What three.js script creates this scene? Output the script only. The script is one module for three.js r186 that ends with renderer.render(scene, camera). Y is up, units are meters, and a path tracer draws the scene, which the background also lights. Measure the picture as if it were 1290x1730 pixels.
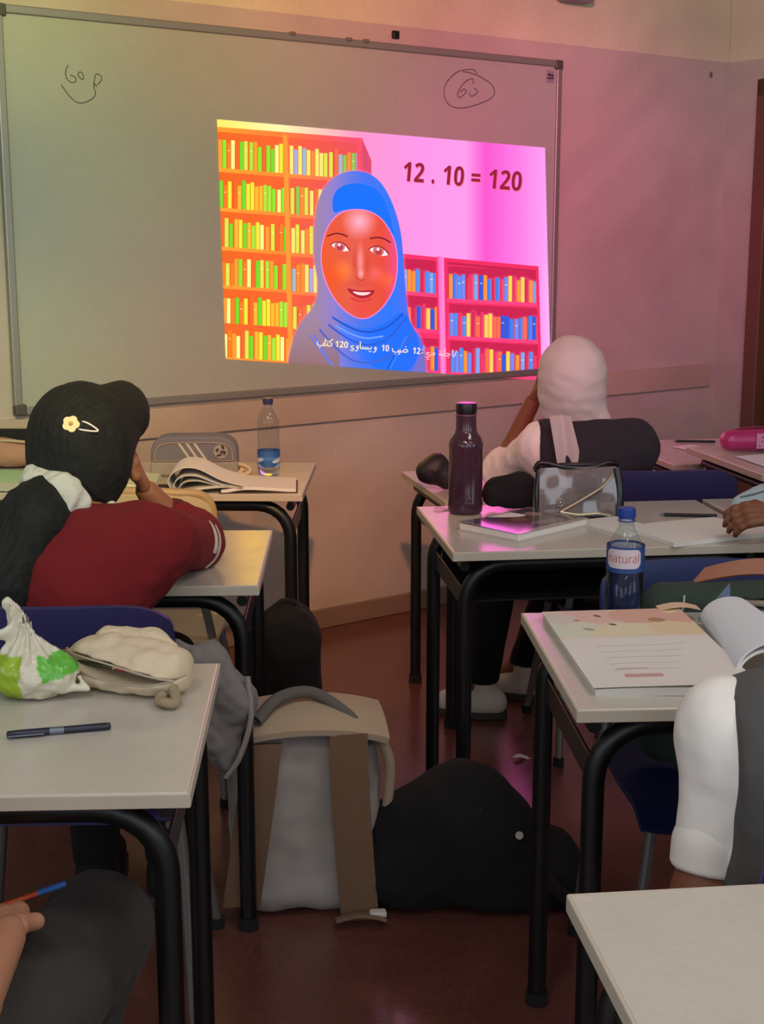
import * as THREE from 'three';
import { RoundedBoxGeometry } from 'three/addons/geometries/RoundedBoxGeometry.js';
import { mergeGeometries, mergeVertices, toCreasedNormals } from 'three/addons/utils/BufferGeometryUtils.js';
import { RectAreaLightUniformsLib } from 'three/addons/lights/RectAreaLightUniformsLib.js';
import { ImprovedNoise } from 'three/addons/math/ImprovedNoise.js';

// ------------------------------------------------------------------ camera, sky, lights, exposure
const scene = new THREE.Scene();
const renderer = new THREE.WebGLRenderer({ antialias: true });
renderer.toneMapping = THREE.LinearToneMapping;
renderer.toneMappingExposure = 1.0;
renderer.shadowMap.enabled = true;
RectAreaLightUniformsLib.init();
const camera = new THREE.PerspectiveCamera(41.22, 1290 / 1730, 0.05, 60);
camera.position.set(0, 1.36, 0);
camera.rotation.set(-THREE.MathUtils.degToRad(11.4), 0, 0);
scene.background = new THREE.Color(0.55, 0.62, 0.72);          // overcast daylight outside the windows

// the room is turned against the desks: u runs along the whiteboard wall, n from that wall into the room
const TURN = THREE.MathUtils.degToRad(36), U = new THREE.Vector3(Math.cos(TURN), 0, -Math.sin(TURN)), N = new THREE.Vector3(Math.sin(TURN), 0, Math.cos(TURN));
const room = (u, y, n) => new THREE.Vector3().addScaledVector(U, u).addScaledVector(N, n).setY(y);
const U0 = -3.4, U1 = 4.6, N0 = -3.9, N1 = 2.6, CEIL = 2.95;

// daylight: one soft light just inside each window (windows themselves are built with the walls)
const WINDOWS = [                                               // [wall, along, width]
  ['left', -1.9, 1.5], ['left', 0.2, 1.5], ['left', 1.75, 1.1], ['back', -1.6, 1.5], ['back', 0.9, 1.5], ['back', 3.2, 1.4]];
const SILL = 0.95, HEAD = 2.35;
for (const [wall, along, w] of WINDOWS) {
  const l = new THREE.RectAreaLight(new THREE.Color(0.85, 0.96, 1.08), 2.8, w - 0.1, HEAD - SILL - 0.1);
  const y = (SILL + HEAD) / 2;
  l.position.copy(wall === 'left' ? room(U0 + 0.03, y, along) : room(along, y, N1 - 0.03));
  l.lookAt(wall === 'left' ? room(U0 + 1, y, along) : room(along, y, N1 - 1));
  l.name = 'window_daylight';
  scene.add(l);
}
// the projector on the ceiling: coloured spots added at its lens tint the wall in bands
const PROJECTOR = new THREE.Vector3(0.02, 2.5, -0.35);
const WALL_TINTS = [                                                // [u on the wall, height, colour, intensity, half angle]
  [1.1, 1.5, [0.5, 1.0, 0.5], 10, 0.28], [1.1, 0.4, [0.6, 0.95, 0.4], 8, 0.28], [1.35, 2.3, [0.85, 1.0, 0.2], 9, 0.2],
  [2.0, 2.2, [1.0, 0.75, 0.04], 18, 0.25], [2.05, 0.5, [1.0, 0.6, 0.1], 18, 0.27],
  [2.75, 2.25, [1.0, 0.2, 0.06], 18, 0.25], [2.75, 0.5, [1.0, 0.2, 0.16], 12, 0.27],
  [3.4, 2.1, [1.0, 0.06, 0.3], 19, 0.25], [3.6, 0.7, [1.0, 0.12, 0.38], 7, 0.26],
  [3.72, 1.4, [1.0, 0.1, 0.38], 36, 0.19], [4.3, 2.3, [0.8, 0.9, 0.85], 10, 0.2],  // last spot is near neutral, added to lift the upper right wall
];
for (const [u, y, c, power, angle] of WALL_TINTS) {
  const s = new THREE.SpotLight(new THREE.Color().setRGB(...c), power, 0, angle, 1, 2);
  s.position.copy(PROJECTOR).add(new THREE.Vector3(0, 0, -0.16));
  s.target.position.copy(room(u, y, N0));
  s.castShadow = true; s.shadow.radius = 2; s.shadow.mapSize.set(1024, 1024);
  s.name = 'added_wall_tint';
  scene.add(s, s.target);
}
// ceiling panels added out of view to brighten desks and floor (their fittings are built with the room)
const ADDED_PANELS = [[-0.4, -0.6], [1.9, -0.6], [-0.4, 1.3], [1.9, 1.3]];  // u, n
for (const [u, n] of ADDED_PANELS) {
  const l = new THREE.RectAreaLight(new THREE.Color(1.0, 0.98, 0.96), 13.5, 1.15, 0.26);
  l.position.copy(room(u, CEIL - 0.075, n)); l.rotation.set(-Math.PI / 2, 0, 0); l.rotation.order = 'YXZ'; l.rotation.y = TURN;
  l.name = 'added_ceiling_fill';
  scene.add(l);
}
// the thrown picture, as a light: strips of its own colours, just in front of it
const SCREEN = { tl: [2.183, 1.723], tr: [3.572, 1.688], br: [3.63, 0.815], bl: [2.195, 0.973] };
for (const [u, w, y, h, c, power] of [[2.46, 0.5, 1.34, 0.7, [1.0, 0.58, 0.05], 1.25], [2.9, 0.36, 1.3, 0.74, [0.9, 0.4, 0.5], 1.0], [3.355, 0.5, 1.28, 0.82, [1.0, 0.12, 0.62], 2.3]]) {
  const l = new THREE.RectAreaLight(new THREE.Color().setRGB(...c), power, w, h);
  l.position.copy(room(u, y, N0 + 0.05)); l.lookAt(room(u, y, N0 + 1));
  l.name = 'screen_glow';
  scene.add(l);
}

// ------------------------------------------------------------------ helpers
const V = (x, y, z) => new THREE.Vector3(x, y, z);
let seed = 7;
const rnd = () => { seed = (seed * 1664525 + 1013904223) >>> 0; return seed / 4294967296; };
const noise = new ImprovedNoise();
const nz = (x, y, z) => noise.noise(x, y, z);
const clamp = THREE.MathUtils.clamp, lerp = THREE.MathUtils.lerp;
const names = new Map();
const numbered = (n) => { const k = names.get(n) ?? 0; names.set(n, k + 1); return k ? `${n}_${String(k).padStart(3, '0')}` : n; };
function shade(o) { o.castShadow = true; o.receiveShadow = true; return o; }
function obj(name, geo, material, parent) {
  const m = shade(new THREE.Mesh(Array.isArray(geo) ? join(geo) : geo, material));
  m.name = parent ? name : numbered(name);
  (parent ?? scene).add(m);
  return m;
}
function tag(o, label, category, group) { o.userData.label = label; o.userData.category = category; if (group) o.userData.group = group; return o; }
function thing(name, label, category, [x, y, z], turn = 0, group) {
  const g = new THREE.Group();
  g.name = numbered(name); g.position.set(x, y, z); g.rotation.y = turn;
  scene.add(g);
  return tag(g, label, category, group);
}
function struct(o) { o.userData.kind = 'structure'; return o; }
function join(list) {
  const plain = list.map((g) => { g = g.index ? g.toNonIndexed() : g.clone(); for (const k of Object.keys(g.attributes)) if (!['position', 'normal', 'uv'].includes(k)) g.deleteAttribute(k); if (!g.attributes.uv) g.setAttribute('uv', new THREE.BufferAttribute(new Float32Array(g.attributes.position.count * 2), 2)); return g; });
  return mergeGeometries(plain);
}
function metricUV(g, scale = 1) {                                // uv in metres, from the side each face points to
  if (!g.index) { /* already split */ } else g = g.toNonIndexed();
  const p = g.attributes.position, uv = new Float32Array(p.count * 2), a = V(), b = V(), c = V();
  for (let i = 0; i < p.count; i += 3) {
    a.fromBufferAttribute(p, i); b.fromBufferAttribute(p, i + 1); c.fromBufferAttribute(p, i + 2);
    const n = b.clone().sub(a).cross(c.clone().sub(a)), x = Math.abs(n.x), y = Math.abs(n.y), z = Math.abs(n.z);
    [a, b, c].forEach((q, k) => { const [s, t] = y >= x && y >= z ? [q.x, q.z] : x >= z ? [q.z, q.y] : [q.x, q.y]; uv[(i + k) * 2] = s * scale; uv[(i + k) * 2 + 1] = t * scale; });
  }
  g.setAttribute('uv', new THREE.BufferAttribute(uv, 2));
  return g;
}
const box = (w, h, d, x = 0, y = 0, z = 0) => metricUV(new THREE.BoxGeometry(w, h, d).translate(x, y, z));
const rbox = (w, h, d, r = 0.004, x = 0, y = 0, z = 0, seg = 2) => metricUV(new RoundedBoxGeometry(w, h, d, seg, Math.min(r, w / 2.01, h / 2.01, d / 2.01)).translate(x, y, z));
const cyl = (r0, r1, h, x = 0, y = 0, z = 0, seg = 20) => new THREE.CylinderGeometry(r0, r1, h, seg).translate(x, y, z);
function tube(pts, r, seg = 40, radial = 10, closed = false, tension = 0.5) {
  const c = new THREE.CatmullRomCurve3(pts.map((p) => (p.isVector3 ? p : V(...p))), closed, 'catmullrom', tension);
  return new THREE.TubeGeometry(c, seg, r, radial, closed);
}
function bar(a, b, r, radial = 10) {                             // straight rod with closed ends
  const A = V(...a), B = V(...b), d = B.clone().sub(A), g = new THREE.CylinderGeometry(r, r, d.length(), radial);
  return g.applyQuaternion(new THREE.Quaternion().setFromUnitVectors(V(0, 1, 0), d.clone().normalize())).translate(...A.add(B).multiplyScalar(0.5).toArray());
}
const lathe = (pts, seg = 36) => new THREE.LatheGeometry(pts.map(([r, y]) => new THREE.Vector2(r, y)), seg);
function sheet(fn, nu, nv, t = 0.001) {                          // a curved sheet with thickness: fn(u, v) -> Vector3
  const P = [], Nn = [], e = 1e-3;
  for (let j = 0; j <= nv; j++) for (let i = 0; i <= nu; i++) {
    const u = i / nu, v = j / nv, p = fn(u, v);
    const du = fn(Math.min(u + e, 1), v).sub(fn(Math.max(u - e, 0), v)), dv = fn(u, Math.min(v + e, 1)).sub(fn(u, Math.max(v - e, 0)));
    P.push(p); Nn.push(du.cross(dv).normalize());
  }
  const pos = [], uv = [], idx = [], W = nu + 1, n = W * (nv + 1);
  for (const s of [0.5, -0.5]) P.forEach((p, k) => { const q = p.clone().addScaledVector(Nn[k], s * t); pos.push(q.x, q.y, q.z); uv.push((k % W) / nu, Math.floor(k / W) / nv); });
  for (let j = 0; j < nv; j++) for (let i = 0; i < nu; i++) { const a = j * W + i, b = a + 1, c = a + W, d = c + 1; idx.push(a, b, d, a, d, c, n + a, n + d, n + b, n + a, n + c, n + d); }
  const rim = []; for (let i = 0; i < nu; i++) rim.push([i, i + 1]); for (let j = 0; j < nv; j++) rim.push([j * W + nu, (j + 1) * W + nu]);
  for (let i = nu; i > 0; i--) rim.push([nv * W + i, nv * W + i - 1]); for (let j = nv; j > 0; j--) rim.push([j * W, (j - 1) * W]);
  for (const [a, b] of rim) idx.push(a, n + a, b, b, n + a, n + b);
  let g = new THREE.BufferGeometry();
  g.setAttribute('position', new THREE.Float32BufferAttribute(pos, 3)); g.setAttribute('uv', new THREE.Float32BufferAttribute(uv, 2)); g.setIndex(idx);
  g = toCreasedNormals(g, 0.7);
  return g;
}
function extrude(shape, depth, bevel = 0, steps = 1, curve = 12) {
  return metricUV(new THREE.ExtrudeGeometry(shape, { depth, steps, curveSegments: curve, bevelEnabled: bevel > 0, bevelThickness: bevel, bevelSize: bevel, bevelSegments: 2 }));
}
const poly = (pts) => { const s = new THREE.Shape(); pts.forEach(([x, y], i) => (i ? s.lineTo(x, y) : s.moveTo(x, y))); s.closePath(); return s; };

// ---- signed distance shapes, meshed with surface nets: bodies, clothes, bags, hair
const cap = (a, b, ra, rb = ra) => ({ a, b, ra, rb });
function capDist(s, x, y, z) {
  const ax = s.a[0], ay = s.a[1], az = s.a[2], bx = s.b[0] - ax, by = s.b[1] - ay, bz = s.b[2] - az, px = x - ax, py = y - ay, pz = z - az;
  const l = bx * bx + by * by + bz * bz, t = l > 0 ? clamp((px * bx + py * by + pz * bz) / l, 0, 1) : 0;
  return Math.hypot(px - bx * t, py - by * t, pz - bz * t) - (s.ra + (s.rb - s.ra) * t);
}
const smin = (a, b, k) => { const h = Math.max(k - Math.abs(a - b), 0) / k; return Math.min(a, b) - h * h * k * 0.25; };
const smax = (a, b, k) => -smin(-a, -b, k);
const blob = (caps, k = 0.03) => (x, y, z) => { let d = 1e3; for (const s of caps) d = smin(d, capDist(s, x, y, z), k); return d; };
const ell = (c, r) => (x, y, z) => { const px = (x - c[0]) / r[0], py = (y - c[1]) / r[1], pz = (z - c[2]) / r[2], k0 = Math.hypot(px, py, pz), k1 = Math.hypot(px / r[0], py / r[1], pz / r[2]); return k1 > 1e-9 ? (k0 * (k0 - 1)) / k1 : -Math.min(...r); };
const rboxD = (c, h, r) => (x, y, z) => { const qx = Math.abs(x - c[0]) - h[0] + r, qy = Math.abs(y - c[1]) - h[1] + r, qz = Math.abs(z - c[2]) - h[2] + r; return Math.hypot(Math.max(qx, 0), Math.max(qy, 0), Math.max(qz, 0)) + Math.min(Math.max(qx, qy, qz), 0) - r; };
function nets(f, lo, hi, cell) {
  const nx = Math.ceil((hi[0] - lo[0]) / cell) + 1, ny = Math.ceil((hi[1] - lo[1]) / cell) + 1, nzz = Math.ceil((hi[2] - lo[2]) / cell) + 1;
  const F = new Float32Array(nx * ny * nzz), at = (i, j, k) => i + nx * (j + ny * k);
  for (let k = 0; k < nzz; k++) for (let j = 0; j < ny; j++) for (let i = 0; i < nx; i++) F[at(i, j, k)] = f(lo[0] + i * cell, lo[1] + j * cell, lo[2] + k * cell);
  const vid = new Int32Array(nx * ny * nzz).fill(-1), pos = [], nor = [], uv = [], idx = [], e = cell * 0.4;
  for (let k = 0; k < nzz - 1; k++) for (let j = 0; j < ny - 1; j++) for (let i = 0; i < nx - 1; i++) {
    let sx = 0, sy = 0, sz = 0, c = 0;
    const g = [];
    for (let q = 0; q < 8; q++) g.push(F[at(i + (q & 1), j + ((q >> 1) & 1), k + (q >> 2))]);
    let m = 0; for (let q = 0; q < 8; q++) if (g[q] < 0) m |= 1 << q;
    if (m === 0 || m === 255) continue;
    for (let q = 0; q < 8; q++) for (const b of [1, 2, 4]) if (!(q & b)) {
      const r = q | b; if ((g[q] < 0) === (g[r] < 0)) continue;
      const t = g[q] / (g[q] - g[r]);
      sx += (q & 1) + (b === 1 ? t : 0); sy += ((q >> 1) & 1) + (b === 2 ? t : 0); sz += (q >> 2) + (b === 4 ? t : 0); c++;
    }
    const x = lo[0] + (i + sx / c) * cell, y = lo[1] + (j + sy / c) * cell, z = lo[2] + (k + sz / c) * cell;
    vid[at(i, j, k)] = pos.length / 3; pos.push(x, y, z);
    const gx = f(x + e, y, z) - f(x - e, y, z), gy = f(x, y + e, z) - f(x, y - e, z), gz = f(x, y, z + e) - f(x, y, z - e), l = Math.hypot(gx, gy, gz) || 1;
    nor.push(gx / l, gy / l, gz / l);
    uv.push(x * 0.85 + z * 0.75, y + 0.4 * z - 0.2 * x);
  }
  const quad = (a, b, c, d, flip) => { if (a < 0 || b < 0 || c < 0 || d < 0) return; flip ? idx.push(a, c, b, b, c, d) : idx.push(a, b, c, b, d, c); };
  for (let k = 1; k < nzz - 1; k++) for (let j = 1; j < ny - 1; j++) for (let i = 1; i < nx - 1; i++) {
    const s = F[at(i, j, k)] < 0;
    if (s !== F[at(i + 1, j, k)] < 0) quad(vid[at(i, j - 1, k - 1)], vid[at(i, j, k - 1)], vid[at(i, j - 1, k)], vid[at(i, j, k)], !s);
    if (s !== F[at(i, j + 1, k)] < 0) quad(vid[at(i - 1, j, k - 1)], vid[at(i, j, k - 1)], vid[at(i - 1, j, k)], vid[at(i, j, k)], s);
    if (s !== F[at(i, j, k + 1)] < 0) quad(vid[at(i - 1, j - 1, k)], vid[at(i, j - 1, k)], vid[at(i - 1, j, k)], vid[at(i, j, k)], !s);
  }
  const G = new THREE.BufferGeometry();
  G.setAttribute('position', new THREE.Float32BufferAttribute(pos, 3)); G.setAttribute('normal', new THREE.Float32BufferAttribute(nor, 3)); G.setAttribute('uv', new THREE.Float32BufferAttribute(uv, 2)); G.setIndex(idx);
  return G;
}
function tint(g, fn) {                                           // dye and print on a thing, as vertex colours
  const p = g.attributes.position, c = new Float32Array(p.count * 3);
  for (let i = 0; i < p.count; i++) { const k = fn(p.getX(i), p.getY(i), p.getZ(i)); c.set([k.r, k.g, k.b], i * 3); }
  g.setAttribute('color', new THREE.BufferAttribute(c, 3));
  return g;
}
const col = (h) => new THREE.Color(h);

// ------------------------------------------------------------------ textures and materials
function dataTex(n, fn, srgb, repeat) {
  const d = new Uint8Array(n * n * 4);
  for (let y = 0; y < n; y++) for (let x = 0; x < n; x++) { const c = fn(x / n, y / n, x, y); d.set([c[0], c[1], c[2], 255], (y * n + x) * 4); }
  const t = new THREE.DataTexture(d, n, n); t.magFilter = THREE.LinearFilter; t.wrapS = t.wrapT = THREE.RepeatWrapping;
  if (srgb) t.colorSpace = THREE.SRGBColorSpace; if (repeat) t.repeat.set(repeat, repeat);
  t.needsUpdate = true; return t;
}
const wrapN = (u, v, f, o = 0) => {                              // noise that tiles
  const a = u * 2 * Math.PI, b = v * 2 * Math.PI, r = f / 6.2832;
  return nz(Math.cos(a) * r + o, Math.sin(a) * r + Math.cos(b) * r * 1.3, Math.sin(b) * r + o * 2.1);
};
const grey = (v) => { const k = clamp(Math.round(v), 0, 255); return [k, k, k]; };
const plasterBump = dataTex(256, (u, v) => grey(128 + 70 * wrapN(u, v, 9) + 50 * wrapN(u, v, 34, 5) + 26 * (rnd() - 0.5)), false, 1.2);
const plasterCol = dataTex(256, (u, v) => grey(240 + 14 * wrapN(u, v, 4, 3) + 10 * wrapN(u, v, 15, 8) + 5 * (rnd() - 0.5)), true, 0.45);
const terrazzo = dataTex(512, (u, v) => { const a = wrapN(u, v, 60, 2), b = wrapN(u, v, 110, 9), c = wrapN(u, v, 5, 4); const s = 225 + 16 * c + (a > 0.3 ? 8 : a < -0.32 ? -12 : 0) + (b > 0.3 ? 7 : 0) + 14 * (rnd() - 0.5); return [clamp(s, 0, 255), clamp(s * 0.985, 0, 255), clamp(s * 0.97, 0, 255)]; }, true, 1.6);
const terrazzoRough = dataTex(256, (u, v) => grey(54 + 16 * wrapN(u, v, 7, 4) + 12 * wrapN(u, v, 25, 1)), false, 0.9);
const weave = dataTex(128, (u, v, x, y) => grey(128 + 50 * Math.sin(x * Math.PI / 2) * Math.cos(y * Math.PI / 2) + 40 * (rnd() - 0.5)), false, 9);
const fleece = dataTex(256, (u, v) => grey(128 + 60 * wrapN(u, v, 40, 2) + 70 * (rnd() - 0.5)), false, 5);
const strands = dataTex(256, (u, v) => grey(128 + 90 * nz(u * 60, Math.sin(v * 6.283) * 0.6, 3) + 40 * nz(u * 130, v * 2, 9)), false, 4);
const laminate = dataTex(256, (u, v) => grey(240 + 3 * wrapN(u, v, 6, 2) + 4 * wrapN(u, v, 40, 7) + 5 * (rnd() - 0.5)), true, 2.5);
const smudge = dataTex(256, (u, v) => grey(58 + 10 * wrapN(u, v, 7, 6) + 10 * wrapN(u, v, 26, 3)), false, 2);
const std = (c, rough = 0.7, more = {}) => new THREE.MeshStandardMaterial({ color: c, roughness: rough, ...more });
const phys = (c, rough = 0.7, more = {}) => new THREE.MeshPhysicalMaterial({ color: c, roughness: rough, ...more });
const cloth = (c, more = {}) => phys(c, 0.95, { bumpMap: weave, bumpScale: 0.0012, sheen: 0.3, sheenColor: col('#888888'), sheenRoughness: 0.7, ...more });
const M = {
  wallLow: std('#c4b4aa', 0.85, { map: plasterCol, bumpMap: plasterBump, bumpScale: 0.0025 }),
  wallHigh: std('#dcd1b2', 0.85, { map: plasterCol, bumpMap: plasterBump, bumpScale: 0.0025 }),
  ceiling: std('#e4e0d6', 0.95, { map: plasterCol, bumpMap: plasterBump, bumpScale: 0.002 }),
  floor: phys('#774840', 1, { map: terrazzo, roughnessMap: terrazzoRough, ior: 1.6 }),
  skirting: std('#8d7466', 0.6, { map: plasterCol }),
  batten: std('#c4ae9c', 0.6, { map: plasterCol }),
  door: std('#6b4232', 0.55, { map: laminate }),
  doorFrame: std('#74493a', 0.5, { map: laminate }),
  steel: std('#9b9b9d', 0.35, { metalness: 0.9 }),
  alu: std('#9a978f', 0.42, { metalness: 0.6 }),
  board: phys('#b2b3a8', 0.42, { map: laminate }),
  glass: phys('#f2f6f6', 0.03, { transmission: 1, thickness: 0, ior: 1.45 }),
  frameWhite: std('#d8d6d0', 0.5),
  ink: std('#4f4e50', 0.7),
  desk: phys('#cdc6ba', 1, { map: laminate, roughnessMap: smudge, ior: 1.7 }),
  deskEdge: std('#b9ae9d', 0.5),
  black: std('#070607', 0.42),
  blackRough: std('#0d0b0e', 0.9),
  tray: std('#2b292b', 0.35, { metalness: 0.3 }),
  rubber: std('#161415', 0.9),
  legGrey: std('#7d7a78', 0.4, { metalness: 0.5 }),
  blue: phys('#302e5c', 0.45), blueDark: phys('#16265c', 0.45), purple: phys('#4b3a86', 0.45), beigePlastic: phys('#c8b38d', 0.5), beigeRim: phys('#a98d66', 0.5),
  skinTan: phys('#8f5a41', 0.6), skinDark: phys('#7b4a33', 0.6), skinLight: phys('#b67f62', 0.6),
  hair: phys('#0c0a08', 0.8, { bumpMap: strands, bumpScale: 0.004 }),
  maroon: cloth('#720c14', { bumpMap: fleece, bumpScale: 0.0018, sheen: 0 }), maroonRib: cloth('#5c0d15'),
  whiteCloth: cloth('#c6bfba'), whiteShirt: cloth('#e6e0da', { bumpScale: 0.0006 }), vest: cloth('#26232a', { sheen: 0.1 }), vestGrey: cloth('#4f4d4c'),
  trousersBlack: cloth('#0b090c', { sheen: 0 }), trousersGrey: cloth('#3b3734'), shoeWhite: std('#cfc6bb', 0.6), sole: std('#3c3835', 0.8),
  cream: cloth('#d2bfa0'), creamDark: cloth('#b7a17f'), zip: std('#a89a86', 0.5), brass: std('#b09a62', 0.3, { metalness: 0.9 }),
  paper: std('#dcd8d2', 0.9), paper2: std('#cbc6be', 0.9), paperCool: std('#d2d4da', 0.9),
  bagGrey: cloth('#77706c'), bagBrown: cloth('#84654d'), bagPale: cloth('#a39a94'), bagCream: cloth('#c5ae92'), bagBlack: cloth('#0c080d', { sheen: 0 }), bagSeam: cloth('#1c171d', { sheen: 0 }),
  greenBag: cloth('#2b382f', { sheen: 0.1 }), leather: phys('#8b5238', 0.55), lining: cloth('#a09080'),
  penNavy: std('#191b30', 0.35), penGrey: std('#6e7480', 0.3, { metalness: 0.4 }), eye: phys('#e9e4de', 0.2), iris: std('#2a1a12', 0.3), lip: std('#8a4a40', 0.6),
};
M.floor.roughness = 1; M.desk.roughness = 1;

// ------------------------------------------------------------------ the room
function wallBox(name, geo, material, u, y, n, parent) {
  const m = obj(name, geo, material, parent);
  if (!parent) { m.position.copy(room(u, y, n)); m.rotation.y = TURN; struct(m); }
  return m;
}
const RU = (U0 + U1) / 2, RN = (N0 + N1) / 2, RW = U1 - U0, RD = N1 - N0, T = 0.16;
wallBox('floor', box(RW + 2 * T, 0.12, RD + 2 * T), M.floor, RU, -0.06, RN);
wallBox('ceiling', box(RW + 2 * T, 0.12, RD + 2 * T), M.ceiling, RU, CEIL + 0.06, RN);
const PAINT = 2.065;
{
  const g = struct(new THREE.Group()); g.name = 'wall_front'; g.position.copy(room(RU, 0, N0 - T / 2)); g.rotation.y = TURN; scene.add(g);
  wallBox('lower_paint', box(RW + 2 * T, PAINT, T, 0, PAINT / 2, 0), M.wallLow, 0, 0, 0, g);
  wallBox('upper_paint', box(RW + 2 * T, CEIL - PAINT, T - 0.002, 0, (CEIL + PAINT) / 2, -0.001), M.wallHigh, 0, 0, 0, g);
  // old screw hole with a grey smear beside the corner, and a small black bracket above the board
  obj('wall_plug', new THREE.SphereGeometry(0.009, 10, 8).scale(1, 1.4, 0.4).translate(4.49 - RU, 2.01, T / 2 + 0.001), std('#6f625c', 0.9), g);
}
function wallWithWindows(name, len, windows, place) {            // local x along the wall, z into the room
  const g = struct(new THREE.Group()); g.name = name; place(g); scene.add(g);
  const parts = [], spans = windows.map(([, a, w]) => [a - w / 2, a + w / 2]).sort((p, q) => p[0] - q[0]);
  parts.push(box(len, SILL, T, 0, SILL / 2, 0), box(len, CEIL - HEAD, T, 0, (CEIL + HEAD) / 2, 0));
  let x = -len / 2;
  for (const [a, b] of [...spans, [len / 2, len / 2]]) { if (a > x) parts.push(box(a - x, HEAD - SILL, T, (a + x) / 2, (HEAD + SILL) / 2, 0)); x = b; }
  obj('wall_body', parts, M.wallHigh, g);
  return spans;
}
let windowCount = 0;
function windowAt(place, w) {
  const g = struct(new THREE.Group()); g.name = `window_${++windowCount}`; place(g); scene.add(g);
  const h = HEAD - SILL, f = 0.05;
  for (const s of [-1, 1]) { obj('frame_side', box(f, h, 0.06, s * (w / 2 - f / 2), 0, 0), M.frameWhite, g); obj('frame_rail', box(w - 2 * f, f, 0.06, 0, s * (h / 2 - f / 2), 0), M.frameWhite, g); }
  obj('mullion', box(f, h - 2 * f, 0.06), M.frameWhite, g);
  for (const s of [-1, 1]) obj('pane', box(w / 2 - 1.5 * f, h - 2 * f, 0.004, s * (w / 4 - f / 4), 0, 0), M.glass, g);
  obj('window_sill', box(w + 0.1, 0.03, 0.2, 0, -h / 2 - 0.015, 0.06), M.frameWhite, g);
}
const onLeft = (along, y) => (g) => { g.position.copy(room(U0 - T / 2, y, along)); g.rotation.y = TURN + Math.PI / 2; };
const onBack = (along, y) => (g) => { g.position.copy(room(along, y, N1 + T / 2)); g.rotation.y = TURN + Math.PI; };
wallWithWindows('wall_left', RD, WINDOWS.filter((w) => w[0] === 'left').map(([a, b, c]) => [a, -(b - RN), c]), onLeft(RN, 0));
wallWithWindows('wall_back', RW, WINDOWS.filter((w) => w[0] === 'back').map(([a, b, c]) => [a, -(b - RU), c]), onBack(RU, 0));
for (const [wall, along, w] of WINDOWS) windowAt((wall === 'left' ? onLeft : onBack)(along, (SILL + HEAD) / 2), w);
{
  // right wall with the brown door beside the corner: jamb strip, door hole, rest
  const D0 = -3.74, D1 = -2.80, DH = 1.985;
  const g = struct(new THREE.Group()); g.name = 'wall_right'; g.position.copy(room(U1 + T / 2, 0, 0)); g.rotation.y = TURN; scene.add(g);
  obj('wall_body', [box(T, CEIL - PAINT, RD, 0, (CEIL + PAINT) / 2, RN)], M.wallHigh, g);
  obj('lower_paint', [box(T, PAINT, D0 - N0 + T, 0, PAINT / 2, (D0 + N0 - T) / 2), box(T, PAINT, N1 - D1, 0, PAINT / 2, (N1 + D1) / 2), box(T, PAINT - DH, D1 - D0, 0, (PAINT + DH) / 2, (D0 + D1) / 2)], M.wallLow, g);
  const d = struct(new THREE.Group()); d.name = 'door_1'; d.position.copy(room(U1, 0, (D0 + D1) / 2)); d.rotation.y = TURN; scene.add(d);
  const w = D1 - D0;
  for (const s of [-1, 1]) obj('door_jamb', rbox(0.12, DH, 0.07, 0.006, 0.045, DH / 2, s * (w / 2 - 0.035)), M.doorFrame, d);
  obj('door_head', rbox(0.12, 0.07, w, 0.006, 0.045, DH - 0.035, 0), M.doorFrame, d);
  obj('door_leaf', rbox(0.04, DH - 0.08, w - 0.14, 0.004, 0.06, (DH - 0.07) / 2, 0), M.door, d);
  for (const y of [0.5, 1.4]) obj('door_panel', rbox(0.012, 0.62, w - 0.38, 0.005, 0.036, y, 0), M.door, d);
  const h = obj('door_handle', [bar([0.03, 1.02, 0.3], [-0.03, 1.02, 0.3], 0.009), bar([-0.03, 1.02, 0.3], [-0.03, 1.02, 0.18], 0.009)], M.steel, d);
}
{
  const t = struct(obj('trim_1', rbox(U1 - 0.045 - U0, 0.095, 0.018, 0.004), M.batten)); t.position.copy(room((U0 + U1 - 0.045) / 2, 0.783, N0 + 0.009)); t.rotation.y = TURN;
  const b = struct(obj('baseboard_front', rbox(RW, 0.07, 0.014, 0.004), M.skirting)); b.position.copy(room(RU, 0.035, N0 + 0.007)); b.rotation.y = TURN;
  const c = struct(obj('baseboard_right', rbox(0.014, 0.07, N1 + 2.8, 0.004), M.skirting)); c.position.copy(room(U1 - 0.007, 0.035, (N1 - 2.8) / 2)); c.rotation.y = TURN;
}

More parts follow.
